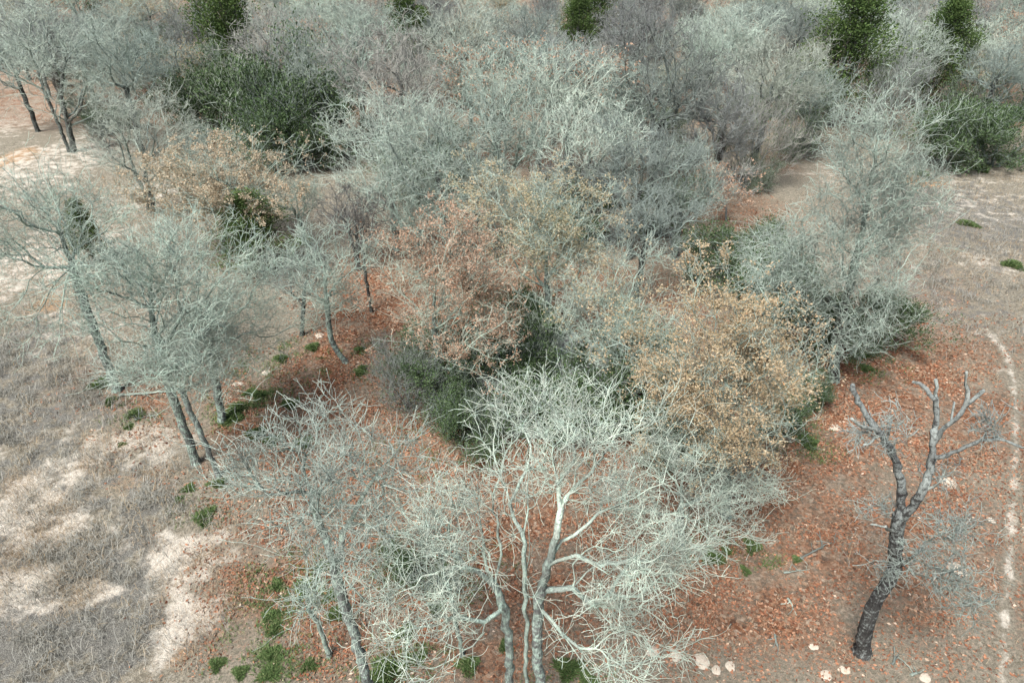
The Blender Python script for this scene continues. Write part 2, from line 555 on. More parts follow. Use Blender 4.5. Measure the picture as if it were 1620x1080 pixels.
class Tree:
    """nodes with parents; everything else (radii, tubes, leaves) is derived"""

    def __init__(self, seed):
        self.rng = np.random.default_rng(seed)
        self.P = np.zeros((0, 3))
        self.par = np.zeros(0, int)
        self.expo = 0.56
        self.kind = np.zeros(0, int)          # 0 trunk, 1 drawn limb, 2 grown branch, 3 twig

    def add(self, P, par, kind):
        n0 = len(self.P)
        self.P = np.vstack([self.P, P])
        self.par = np.concatenate([self.par, par])
        self.kind = np.concatenate([self.kind, np.full(len(P), kind)])
        return np.arange(n0, n0 + len(P))

    def line(self, pts, kind, root=False, step=0.28, wig=0.02):
        q = resample(pts, step, wig, self.rng)
        if root:
            n0 = len(self.P)
            return self.add(q, np.concatenate([[-1], np.arange(n0, n0 + len(q) - 1)]), kind)
        j = int(np.argmin(np.linalg.norm(self.P - q[0], axis=1)))
        n0 = len(self.P)
        q = q[1:]
        return self.add(q, np.concatenate([[j], np.arange(n0, n0 + len(q) - 1)]), kind)

    def attract(self, A, bf=0.45, zmin=0.0, subdiv=True, wig=0.065):
        """connect the points A to the tree: nearest node, balanced by path length"""
        n0 = len(self.P)
        plen = np.zeros(n0)
        for i in range(n0):
            p = self.par[i]
            if p >= 0:
                plen[i] = plen[p] + np.linalg.norm(self.P[i] - self.P[p])
        ok = np.where((self.P[:, 2] >= zmin))[0]
        if len(ok) == 0:
            ok = np.array([n0 - 1])
        base = plen[ok].min()
        N = len(A)
        D = np.linalg.norm(A[:, None, :] - self.P[ok][None, :, :], axis=2) + bf * (plen[ok] - base)[None, :]
        k = D.argmin(1)
        best = D[np.arange(N), k]
        par = ok[k]
        pl = np.zeros(N)
        todo = best.copy()
        order_idx = np.full(N, -1)
        newP, newpar = [], []
        allP = A
        px, py, pz = A[:, 0].copy(), A[:, 1].copy(), A[:, 2].copy()
        Afull = np.vstack([self.P, A])
        pfull = np.concatenate([plen, pl])
        for s in range(N):
            j = int(todo.argmin())
            p = par[j]
            pp = Afull[p]
            pfull[n0 + j] = pfull[p] + math.sqrt((px[j] - pp[0]) ** 2 + (py[j] - pp[1]) ** 2 + (pz[j] - pp[2]) ** 2)
            order_idx[j] = s
            todo[j] = np.inf
            d = np.sqrt((px - px[j]) ** 2 + (py - py[j]) ** 2 + (pz - pz[j]) ** 2) + bf * (pfull[n0 + j] - base)
            m = (d < best) & (order_idx < 0)
            best[m] = d[m]
            todo[m] = d[m]
            par[m] = n0 + j
        # reorder so that parents come first
        o = np.argsort(order_idx)
        remap = np.concatenate([np.arange(n0), n0 + order_idx])
        P2, par2 = A[o], remap[par[o]]
        if subdiv:
            pp = np.vstack([self.P, P2])[par2]
            L = np.linalg.norm(P2 - pp, axis=1, keepdims=True)
            mid = (P2 + pp) / 2 + self.rng.normal(0, 1, P2.shape) * L * wig
            n = len(P2)
            Q = np.empty((2 * n, 3))
            Q[0::2], Q[1::2] = mid, P2
            q = np.empty(2 * n, int)
            conv = np.concatenate([np.arange(n0), n0 + 2 * np.arange(n) + 1])
            q[0::2] = conv[par2]
            q[1::2] = n0 + 2 * np.arange(n)
            P2, par2 = Q, q
        return self.add(P2, par2, 2)

    def twigs(self, src, n, length, segs, up=0.25, out=0.3, curl=0.45, centre=None, spread=0.9, kind=3):
        rng = self.rng
        src = rng.choice(src, n)
        p = self.par[src]
        base = unit(self.P[src] - self.P[np.maximum(p, 0)])
        o = unit(self.P[src] - centre) if centre is not None else np.zeros((n, 3))
        d = unit(base * 0.6 + unit(rng.normal(0, 1, (n, 3))) * spread + np.array([0, 0, up]) + o * out)
        L = length * rng.uniform(0.5, 1.35, (n, 1)) / segs
        pos = self.P[src].copy()
        prev = src
        allids = []
        turn = unit(rng.normal(0, 1, (n, 3)))
        for s in range(segs):
            turn = unit(turn + rng.normal(0, 0.7, (n, 3)))
            d = unit(d + turn * curl + np.array([0, 0, up * 0.25]))
            pos = pos + d * L
            prev = self.add(pos, prev, kind)
            allids.append(prev)
        return np.concatenate(allids)

    def smooth(self, it=1):
        n = len(self.P)
        for _ in range(it):
            acc = np.zeros((n, 3))
            cnt = np.zeros(n)
            m = self.par >= 0
            np.add.at(acc, self.par[m], self.P[m])
            np.add.at(cnt, self.par[m], 1)
            ch = np.where(cnt[:, None] > 0, acc / np.maximum(cnt, 1)[:, None], self.P)
            pr = self.P[np.maximum(self.par, 0)]
            mv = m & (cnt > 0) & (self.kind == 2)
            self.P[mv] = 0.5 * self.P[mv] + 0.25 * ch[mv] + 0.25 * pr[mv]

    def radii(self, r_tip, r_base):
        n = len(self.P)
        cnt = np.zeros(n)
        has = np.zeros(n, bool)
        m = self.par >= 0
        has[self.par[m]] = True
        cnt[~has] = 1.0
        par = self.par
        for i in range(n - 1, -1, -1):
            if par[i] >= 0:
                cnt[par[i]] += cnt[i]
        self.r = r_tip * 0.42 + (r_base - r_tip * 0.42) * (cnt / max(cnt.max(), 2)) ** self.expo
        # drawn trunks and limbs never get thin abruptly
        z0 = self.P[:, 2].min()
        roots = np.where(par < 0)[0]
        for rt in roots:
            dz = np.linalg.norm(self.P - self.P[rt], axis=1)
            fl = 1 + 0.45 * np.clip(1 - dz / 0.45, 0, 1)
            self.r = np.where((self.kind == 0), np.where(dz < 0.45, self.r * fl, self.r), self.r)
        self.cnt = cnt

    def tubes(self, sel, base):
        """tube mesh of the edges (parent -> node) for the selected nodes"""
        P, par, r = self.P - base, self.par, self.r
        n = len(P)
        m = par >= 0
        dirn = np.zeros((n, 3))
        dirn[m] = unit(P[m] - P[par[m]])
        main = np.full(n, -1)
        idx = np.where(m)[0]
        o = idx[np.argsort(r[idx])]
        main[par[o]] = o                        # the thickest child wins
        for i in np.where(~m)[0]:
            dirn[i] = dirn[main[i]] if main[i] >= 0 else (0, 0, 1)
        avg = dirn.copy()
        hm = main >= 0
        avg[hm] = unit(dirn[hm] + dirn[main[hm]])
        cls = np.where(r > 0.07, 8, np.where(r > 0.028, 5, 3))
        nodes = np.where(sel & m)[0]
        V, Fc, R, off = [], [], [], 0
        ref = np.array([0.33, 0.81, 0.48])
        for k in (8, 5, 3):
            e = nodes[cls[nodes] == k]
            if not len(e):
                continue
            p = par[e]
            share = (main[p] == e) & (cls[p] == k) & sel[p] & (par[p] >= 0)
            ringid = np.full(n, -1)
            ringid[e] = np.arange(len(e))
            ext = np.where(~share)[0]
            start = np.empty(len(e), int)
            start[share] = ringid[p[share]]
            start[ext] = len(e) + np.arange(len(ext))
            cen = np.vstack([P[e], P[p[ext]]])
            dd = np.vstack([avg[e], dirn[e[ext]]])
            r0 = np.where(main[p[ext]] == e[ext], r[p[ext]], np.minimum(r[p[ext]], r[e[ext]] * 1.15))
            rr = np.concatenate([r[e], r0])
            a = unit(np.cross(dd, ref))
            b = np.cross(dd, a)
            ang = np.arange(k) * 2 * math.pi / k
            v = cen[:, None, :] + rr[:, None, None] * (np.cos(ang)[None, :, None] * a[:, None, :] + np.sin(ang)[None, :, None] * b[:, None, :])
            V.append(v.reshape(-1, 3))
            R.append(np.repeat(rr, k))
            s0, s1 = start * k + off, ringid[e] * k + off
            for j in range(k):
                j2 = (j + 1) % k
                Fc.append(np.stack([s0 + j, s0 + j2, s1 + j2, s1 + j], 1))
            off += len(cen) * k
        if not V:
            return None
        return np.vstack(V), np.vstack(Fc), np.concatenate(R)


def leaf_cards(pos, nrm_dir, size, tint, rng, wide=0.55):
    """each leaf: a folded four-cornered blade"""
    n = len(pos)
    d = unit(nrm_dir)
    side = unit(np.cross(d, unit(rng.normal(0, 1, (n, 3)))))
    up = np.cross(side, d)
    s = size[:, None]
    v = np.stack([pos, pos + d * s * 0.5 + side * s * wide * 0.5 + up * s * 0.12,
                  pos + d * s, pos + d * s * 0.5 - side * s * wide * 0.5 + up * s * 0.12], 1)
    i = np.arange(n) * 4
    return v.reshape(-1, 3), np.stack([i, i + 1, i + 2, i + 3], 1), np.repeat(tint, 4)


def crown_points(rng, c, rad, n, inner=2.4, clump=0.55, zfloor=None, lob=0.2):
    """points in a lobed ellipsoid, denser outside and gathered in clumps"""
    ph = rng.uniform(0, 6.28, 6)

    def ell(k, power):
        u = unit(rng.normal(0, 1, (k, 3)))
        f = 1 - lob + lob * (np.sin(3 * u[:, 0] + ph[0]) + np.sin(4 * u[:, 1] + ph[1]) + np.sin(3.5 * u[:, 2] + ph[2]) + np.sin(5 * u[:, 0] * u[:, 1] + ph[3])) / 2
        return u * (rng.uniform(0, 1, k) ** (1 / power) * f)[:, None]
    nc = int(n * clump)
    cc = ell(max(6, n // 38), inner + 0.8)
    a = cc[rng.integers(0, len(cc), nc)] + rng.normal(0, 0.115, (nc, 3))
    b = ell(n - nc, inner)
    q = np.vstack([a, b])
    q /= np.percentile(np.linalg.norm(q, axis=1), 92)
    far = rng.uniform(0, 1, len(q)) < 0.13
    q[far] *= rng.uniform(1.02, 1.28, (far.sum(), 1))
    p = c + q * rad
    if zfloor is not None:
        lo = p[:, 2] < zfloor
        p[lo, 2] = zfloor + rng.uniform(0, 0.8, lo.sum())
    return p


def crown_box(x0, x1, y0, y1, Y, ky=0.9):
    """crown ellipsoid from its outline in the photograph, standing at distance Y"""
    c = at_y((x0 + x1) / 2, (y0 + y1) / 2, Y)
    d = ray((x0 + x1) / 2, (y0 + y1) / 2)
    t = Y / d[1]
    a = math.atan2(-d[2], d[1])
    rx = (x1 - x0) / 2 * t / F
    v = (y1 - y0) / 2 * t / F
    ry = min(rx * ky, 0.8 * v / math.sin(a))
    rz = math.sqrt(max(v * v - (ry * math.sin(a)) ** 2, (0.4 * v) ** 2)) / math.cos(a)
    return c, np.array([rx, ry, rz])


def leaf_positions(t, ids, n, rng, jitter):
    s = rng.choice(ids, n)
    pos = t.P[s] + rng.normal(0, jitter, (n, 3))
    p = np.maximum(t.par[s], 0)
    d = unit(unit(t.P[s] - t.P[p]) * 0.5 + rng.normal(0, 0.6, (n, 3)) + np.array([0, 0, -0.15]))
    return pos, d


def finish_tree(t, name, label, cat, base, mat, limbs=False, leaves=None, group=None):
    """Empty > trunk, limb..., crown (> leaves)"""
    root = add_obj(name, None, None, None, base)
    root.empty_display_size = 0.5
    tag(root, label, cat, group)
    b = np.array(base, float)
    n = len(t.P)
    trunk = t.kind == 0
    limb_id = np.full(n, -1)
    if limbs:
        k = 0
        for i in range(n):
            p = t.par[i]
            if t.kind[i] == 0 or p < 0 or t.r[i] < 0.03:
                continue
            if limb_id[p] >= 0:
                limb_id[i] = limb_id[p]
            elif t.kind[p] == 0:
                if t.r[i] > 0.034:
                    limb_id[i] = k
                    k += 1
        for q in range(k):
            if (limb_id == q).sum() < 4:
                limb_id[limb_id == q] = -1
    else:
        trunk = trunk | (t.r > 0.045)
        # keep only the part of the thick set that hangs together with the trunk
        for i in range(n):
            if trunk[i] and t.kind[i] != 0 and t.par[i] >= 0 and not trunk[t.par[i]]:
                trunk[i] = False
    g = t.tubes(trunk, b)
    if g:
        add_obj('trunk', mesh_from('trunk', g[0], g[1], {'rad': g[2]}), mat, root)
    for q in np.unique(limb_id[limb_id >= 0]):
        g = t.tubes(limb_id == q, b)
        if g:
            add_obj('limb', mesh_from('limb', g[0], g[1], {'rad': g[2]}), mat, root)
    g = t.tubes(~trunk & (limb_id < 0), b)
    crown = None
    if g:
        crown = add_obj('crown', mesh_from('crown', g[0], g[1], {'rad': g[2]}), mat, root)
    if leaves:
        pos, d, size, tint, lm = leaves
        v, f, ti = leaf_cards(pos - b, d, size, tint, t.rng)
        lo = add_obj('leaves', mesh_from('leaves', v, f, {'tint': ti}, smooth=False), lm, crown or root)
        lo['kind'] = 'stuff'
    return root


def grow(name, label, base_px, trunks, crown, seed, mat='pale', n=900, tw=2.2, twl=0.45, limbs_px=(), r_base=0.17, r_tip=0.008,
         bf=0.45, dy=0.0, leaves=None, group=None, cat='tree', split=True, zat=0.3, ky=0.9, up=0.25, tw2=1.0, extra=(), clump=0.55, inner=2.4, wts=None):
    """one tree of the photograph: trunks and limbs are (pixel, pixel[, distance offset]) tracks at the tree's own distance"""
    n = int(n * 0.8)
    t = Tree(seed)
    rng = t.rng
    b = on_ground(*base_px)
    Y = b[1]

    def track(pts, first=None):
        out = []
        for q in pts:
            out.append(at_y(q[0], q[1], Y + (q[2] if len(q) > 2 else 0.0)))
        return np.array(out)
    for tr in trunks:
        q = track(tr)
        q[0, 2] = hgt(q[0, 0], q[0, 1]) - 0.12
        t.line(q, 0, root=True, wig=0.022)
    for lb in limbs_px:
        t.line(track(lb), 1, wig=0.035)
    cs = [crown] + list(extra)
    A = []
    wts = wts or [1.0] * len(cs)
    wsum = sum((c[1] - c[0]) * (c[3] - c[2]) * w for c, w in zip(cs, wts))
    cen = None
    for c, w in zip(cs, wts):
        cc, rad = crown_box(c[0], c[1], c[2], c[3], Y + dy + (c[4] if len(c) > 4 else 0), ky)
        if cen is None:
            cen = cc - np.array([0, 0, rad[2] * 0.3])
        k = int(n * w * (c[1] - c[0]) * (c[3] - c[2]) / wsum)
        A.append(crown_points(rng, cc, rad, max(k, 12), inner=inner, clump=clump, zfloor=0.7))
    A = np.vstack(A)
    top = max(t.P[:, 2].max(), 1.0)
    g = t.attract(A, bf, zmin=zat * top)
    t.smooth(2)
    t.P[g] += rng.normal(0, 0.012, (len(g), 3))
    n1 = int(len(A) * tw)
    ids = t.twigs(g, n1, twl * 1.35, 4, up=up * 0.8, out=0.28, curl=0.42, centre=cen, spread=1.0)
    tips = ids
    if tw2 > 0:
        ids2 = t.twigs(ids, int(n1 * tw2 * 1.5), twl * 0.62, 2, up=up * 0.8, out=0.15, curl=0.4, centre=cen, spread=1.0)
        tips = np.concatenate([ids, ids2])
    t.radii(r_tip, r_base)
    lv = None
    if leaves:
        lm, k, sz = leaves
        # leaves hang in bunches: some branchlets keep many, others none
        cl = fbm(t.P[tips, 0] * 0.9 + t.P[tips, 2] * 0.7, t.P[tips, 1] * 0.9 + t.P[tips, 2] * 0.4, seed, 2)
        wgt = np.clip(cl - 0.38, 0.015, None)
        s = np.repeat(rng.choice(tips, k // 5 + 1, p=wgt / wgt.sum()), 5)[:k]
        pos = t.P[s] + rng.normal(0, 0.065, (k, 3))
        d = unit(rng.normal(0, 0.7, (k, 3)) + unit(t.P[s] - t.P[np.maximum(t.par[s], 0)]) * 0.5 + np.array([0, 0, -0.1]))
        tint = np.clip(rng.normal(0.5, 0.19, k) + 0.4 * (fbm(pos[:, 0] * 0.6, pos[:, 1] * 0.6 + pos[:, 2] * 0.5, seed + 5, 2) - 0.5), 0, 1)
        lv = (pos, d, sz * rng.uniform(0.6, 1.4, k), tint, M[lm])
    return finish_tree(t, name, label, cat, b, M[mat], limbs=split, leaves=lv, group=group)


# ------------------------------------------------------------------ the trees one can name, front to back
grow('oak_tree', 'large pale lichen-covered bare oak on three close trunks at the bottom edge', (832, 1150),
     [[(796, 1150), (808, 1060), (802, 985), (788, 930), (770, 900)],
      [(832, 1150), (833, 1040), (832, 930), (828, 860), (836, 780, .3), (838, 700, .6)],
      [(860, 1150), (852, 1050), (850, 960), (868, 890), (880, 850)]],
     (690, 1130, 580, 820, 1.2), 101, 'pale', n=1450, tw=2.4, twl=0.44, r_base=0.125, r_tip=0.0085, bf=0.4, zat=0.45, inner=2.0,
     extra=[(555, 860, 740, 970, 0), (860, 1185, 770, 970, 0), (570, 780, 900, 1080, -1.2), (860, 1080, 900, 1080, -1.2)], wts=[0.8, 0.85, 0.85, 0.6, 0.6],
     limbs_px=[[(785, 925), (755, 905), (720, 878), (690, 862), (640, 842), (585, 832)],
               [(757, 905), (705, 893, -.6), (655, 925, -1), (612, 948, -1.2)],
               [(832, 860), (797, 790, .5), (793, 700, .8), (802, 630, 1), (788, 565, 1.2)],
               [(836, 760), (850, 700, .8), (900, 650, 1.4), (955, 605, 1.6)],
               [(872, 872), (900, 842, .3), (960, 805, .6), (1040, 768, .8), (1090, 745, 1)],
               [(868, 890), (905, 872, -.3), (960, 900, -.6), (1020, 930, -.8), (1085, 962, -1)],
               [(850, 960), (880, 985, -.6), (905, 1020, -1), (935, 1066, -1.5)],
               [(795, 950), (770, 985, -.8), (755, 1020, -1), (690, 1055, -1.4)]])

grow('oak_tree', 'spreading pale bare oak with one leaning trunk and a long low branch over sand', (592, 1118),
     [[(592, 1118), (575, 1060), (557, 990), (541, 935), (528, 890)]],
     (345, 745, 625, 890), 102, 'pale', n=680, tw=2.4, twl=0.44, r_base=0.12, r_tip=0.009, bf=0.4, zat=0.7, extra=[(400, 700, 840, 1000, -.6)], wts=[1, 0.3],
     limbs_px=[[(528, 890), (505, 882), (470, 886), (430, 868), (390, 858), (345, 852)],
               [(528, 890), (507, 830, .3), (492, 780, .5), (480, 720, .8), (472, 680, 1)],
               [(545, 950), (515, 955, -.4), (480, 985, -.7), (440, 998, -.9), (398, 1030, -1)],
               [(532, 900), (560, 810, .5), (600, 745, .9), (640, 705, 1), (660, 640, 1.3)],
               [(540, 930), (600, 880), (660, 850, .3), (700, 800, .6)]])

grow('oak_tree', 'small short leaning sapling trunk beside the leaning front oak', (521, 1038),
     [[(521, 1038), (514, 1010), (503, 985), (492, 965), (470, 945)]], (440, 540, 900, 985), 103, 'mint', n=60, tw=2, twl=0.3, r_base=0.07, split=False, ky=0.6)
grow('oak_tree', 'slim grey sapling standing left of the three-trunked oak', (731, 1035),
     [[(731, 1035), (722, 990), (713, 945), (702, 905)]], (640, 770, 840, 960), 104, 'mint', n=120, tw=2, twl=0.3, r_base=0.06, split=False, ky=0.6)

grow('oak_tree', 'pale round-crowned bare oak with a leaning grey trunk amid the left-hand trio', (312, 738),
     [[(312, 738), (290, 670), (266, 610), (250, 550), (240, 500), (236, 450)]],
     (128, 440, 335, 560), 105, 'mint', n=1400, tw=2.2, twl=0.45, r_base=0.15, r_tip=0.0115, bf=0.42, zat=0.5, extra=[(150, 440, 480, 650, -.8)], wts=[1, 0.3])
grow('oak_tree', 'slender pale bare oak with a thin crooked trunk, front of the left-hand trio', (347, 757),
     [[(347, 757), (325, 700), (300, 650), (286, 610), (276, 575)]],
     (190, 370, 500, 650), 106, 'pale', n=420, tw=2.2, twl=0.45, r_base=0.10, r_tip=0.009, zat=0.5)
grow('oak_tree', 'grey bare oak with a straight dark trunk, rear of the left-hand trio', (352, 668),
     [[(352, 668), (338, 590), (322, 510), (312, 450), (310, 410)]],
     (250, 470, 425, 610), 107, 'mint', n=850, tw=2.2, twl=0.5, r_base=0.15, r_tip=0.010, zat=0.5)
grow('oak_tree', 'open-crowned bare oak leaning outward over pale sand at the left edge', (185, 619),
     [[(185, 619), (160, 550), (137, 490), (122, 445), (108, 398), (95, 370)]],
     (-70, 235, 240, 500), 108, 'mint', n=900, tw=2.0, twl=0.55, r_base=0.17, r_tip=0.0105, zat=0.6, extra=[(0, 220, 440, 580, -.8)], wts=[1, 0.35],
     limbs_px=[[(108, 398), (60, 396), (10, 385, .4), (-45, 362, .5)], [(100, 380), (92, 330, .4), (72, 290, .8), (60, 255, 1)],
               [(122, 445), (60, 452, -.6), (0, 456, -.8)], [(137, 490), (100, 520, -.6), (60, 545, -1)], [(95, 370), (140, 330, .3), (175, 290, .6)]])
grow('oak_tree', 'small bare oak with an elbow-bent trunk rising from rust leaf litter', (548, 575),
     [[(548, 575), (538, 558), (523, 546), (519, 500), (515, 450), (512, 420)]],
     (445, 590, 355, 515), 109, 'mint', n=520, tw=2.2, twl=0.5, r_base=0.12, r_tip=0.010, zat=0.55)
grow('oak_tree', 'slim bare oak left of the bent-trunked oak', (477, 530),
     [[(477, 530), (480, 480), (484, 440)]], (420, 530, 370, 490), 110, 'grey', n=300, tw=2, twl=0.5, r_base=0.1, r_tip=0.010, split=False)
grow('bare_sapling', 'tall thin dark sapling with few twigs above the leaf litter', (588, 492),
     [[(588, 492), (578, 430), (570, 370), (561, 305)]], (520, 625, 300, 450), 111, 'dark', n=110, tw=1.8, twl=0.5, r_base=0.075, r_tip=0.009, split=False, zat=0.35)
grow('oak_tree', 'broad whitish bare oak with a dark upright trunk behind the thin dark sapling', (628, 395),
     [[(628, 395), (622, 340), (614, 290), (612, 255)]], (485, 750, 135, 335), 112, 'pale', n=1150, tw=2.2, twl=0.6, r_base=0.2, r_tip=0.012, split=False)
grow('oak_tree', 'bare oak on two dark trunks rising from bare sand', (238, 338),
     [[(236, 338), (228, 300), (212, 272), (203, 240)], [(243, 338), (238, 305), (228, 275), (232, 245)]],
     (115, 345, 140, 290), 113, 'grey', n=850, tw=2.2, twl=0.6, r_base=0.16, r_tip=0.012)
grow('oak_tree', 'tall grey bare oak with two leaning dark trunks at the edge of the sandy clearing', (112, 240),
     [[(110, 240), (90, 190), (70, 145), (58, 105)], [(117, 240), (106, 190), (96, 150), (100, 110)]],
     (-20, 225, 10, 190), 114, 'grey', n=900, tw=2.2, twl=0.7, r_base=0.22, r_tip=0.0135)

# leaf-bearing oaks of the middle clump
grow('oak_tree', 'tan-leaved oak with a wide domed crown above a dark cedar', (352, 400),
     [[(352, 400), (358, 365), (368, 325), (372, 290)]], (228, 512, 205, 365), 120, 'mint', n=850, tw=2.0, twl=0.5, r_base=0.17, r_tip=0.011,
     leaves=('tan_leaf', 30000, 0.105), split=False)
grow('oak_tree', 'rust-leaved oak with a ragged crown behind the dark thicket', (700, 640),
     [[(700, 640), (692, 560), (686, 490), (690, 430)]], (592, 842, 315, 600), 121, 'mint', n=1000, tw=2.0, twl=0.45, r_base=0.16, r_tip=0.009,
     leaves=('rust_leaf', 25000, 0.076), split=False)
grow('oak_tree', 'olive and tan leaved oak with the tallest crown of the middle clump', (868, 560),
     [[(868, 560), (867, 480), (864, 410), (862, 340)]], (728, 1000, 255, 490), 122, 'mint', n=1050, tw=2.0, twl=0.5, r_base=0.16, r_tip=0.010,
     leaves=('olive_leaf', 18000, 0.084), split=False)
grow('oak_tree', 'pale greenish oak with few leaves between the olive oak and the orange oak', (985, 665),
     [[(985, 665), (985, 590), (980, 520), (982, 480)]], (880, 1085, 395, 600), 123, 'mint', n=1000, tw=2.2, twl=0.42, r_base=0.14, r_tip=0.0095,
     leaves=('olive_leaf', 2200, 0.09), split=False)
grow('oak_tree', 'orange-tan leaved oak with a dense rounded crown', (1150, 815),
     [[(1150, 815), (1150, 740), (1146, 660), (1148, 600)]], (988, 1312, 440, 750), 124, 'mint', n=1300, tw=2.0, twl=0.42, r_base=0.16, r_tip=0.009,
     leaves=('orange_leaf', 46000, 0.07), split=False)
grow('oak_tree', 'tangled bare grey oak in front of the orange-tan leaved oak', (1080, 862),
     [[(1080, 862), (1076, 790), (1084, 730), (1092, 690)]], (950, 1230, 655, 850), 125, 'pale', n=800, tw=2.2, twl=0.42, r_base=0.12, r_tip=0.0085)
grow('oak_tree', 'tall bare lichen oak with a dark trunk and tiered crown beside the open field', (1318, 604),
     [[(1318, 604), (1322, 540), (1337, 480), (1356, 400), (1368, 350), (1378, 290), (1385, 240)]],
     (1270, 1490, 120, 330), 126, 'tall', wts=[1.1, 0.95, 1.0, 0.9, 0.55, 0.55], n=2600, tw=2.2, twl=0.5, r_base=0.22, r_tip=0.0125, zat=0.2, bf=0.35,
     extra=[(1158, 1345, 290, 490, -.5), (1330, 1505, 240, 430, 0), (1240, 1470, 280, 500, -.5), (1200, 1380, 420, 570, -1.5), (1310, 1470, 400, 580, -1.5)],
     limbs_px=[[(1330, 500), (1280, 430, -.5), (1230, 390, -.8), (1185, 340, -1)], [(1356, 400), (1400, 350), (1450, 300)],
               [(1325, 520), (1380, 480, -.8), (1440, 440, -1)], [(1372, 320), (1320, 260), (1290, 215)]])

# many-stemmed whip shrub in the heart of the clump
def whip_shrub(label, base_px, x0, x1, ytop, stems, seed, mat, group=None, n_tw=260):
    t = Tree(seed)
    rng = t.rng
    b = on_ground(*base_px)
    for k in range(stems):
        ex = x0 + (x1 - x0) * (k + 0.5) / stems + rng.uniform(-6, 6)
        ey = ytop + abs(ex - (x0 + x1) / 2) / (x1 - x0) * 2 * 60 * rng.uniform(0.4, 1) + rng.uniform(0, 25)
        e = at_y(ex, ey, b[1] + rng.uniform(-1.2, 1.2))
        s = b + np.array([rng.normal(0, 0.08), rng.normal(0, 0.08), -0.05])
        mid = s * 0.5 + e * 0.5 + np.array([(s[0] - e[0]) * 0.16, 0, 0])
        t.line([s, mid, e], 0, root=True, step=0.35, wig=0.02)
    src = np.where(t.P[:, 2] > 0.9)[0]
    ids = t.twigs(src, n_tw, 0.55, 3, up=0.6, curl=0.25, spread=0.6)
    t.twigs(ids, n_tw, 0.35, 2, up=0.5, curl=0.3)
    t.radii(0.008, 0.03)
    return finish_tree(t, 'bare_shrub', label, 'shrub', b, M[mat], group=group)


whip_shrub('fan of upright bare grey stems rising from one point in the dark thicket', (864, 600), 795, 940, 440, 17, 130, 'pale')


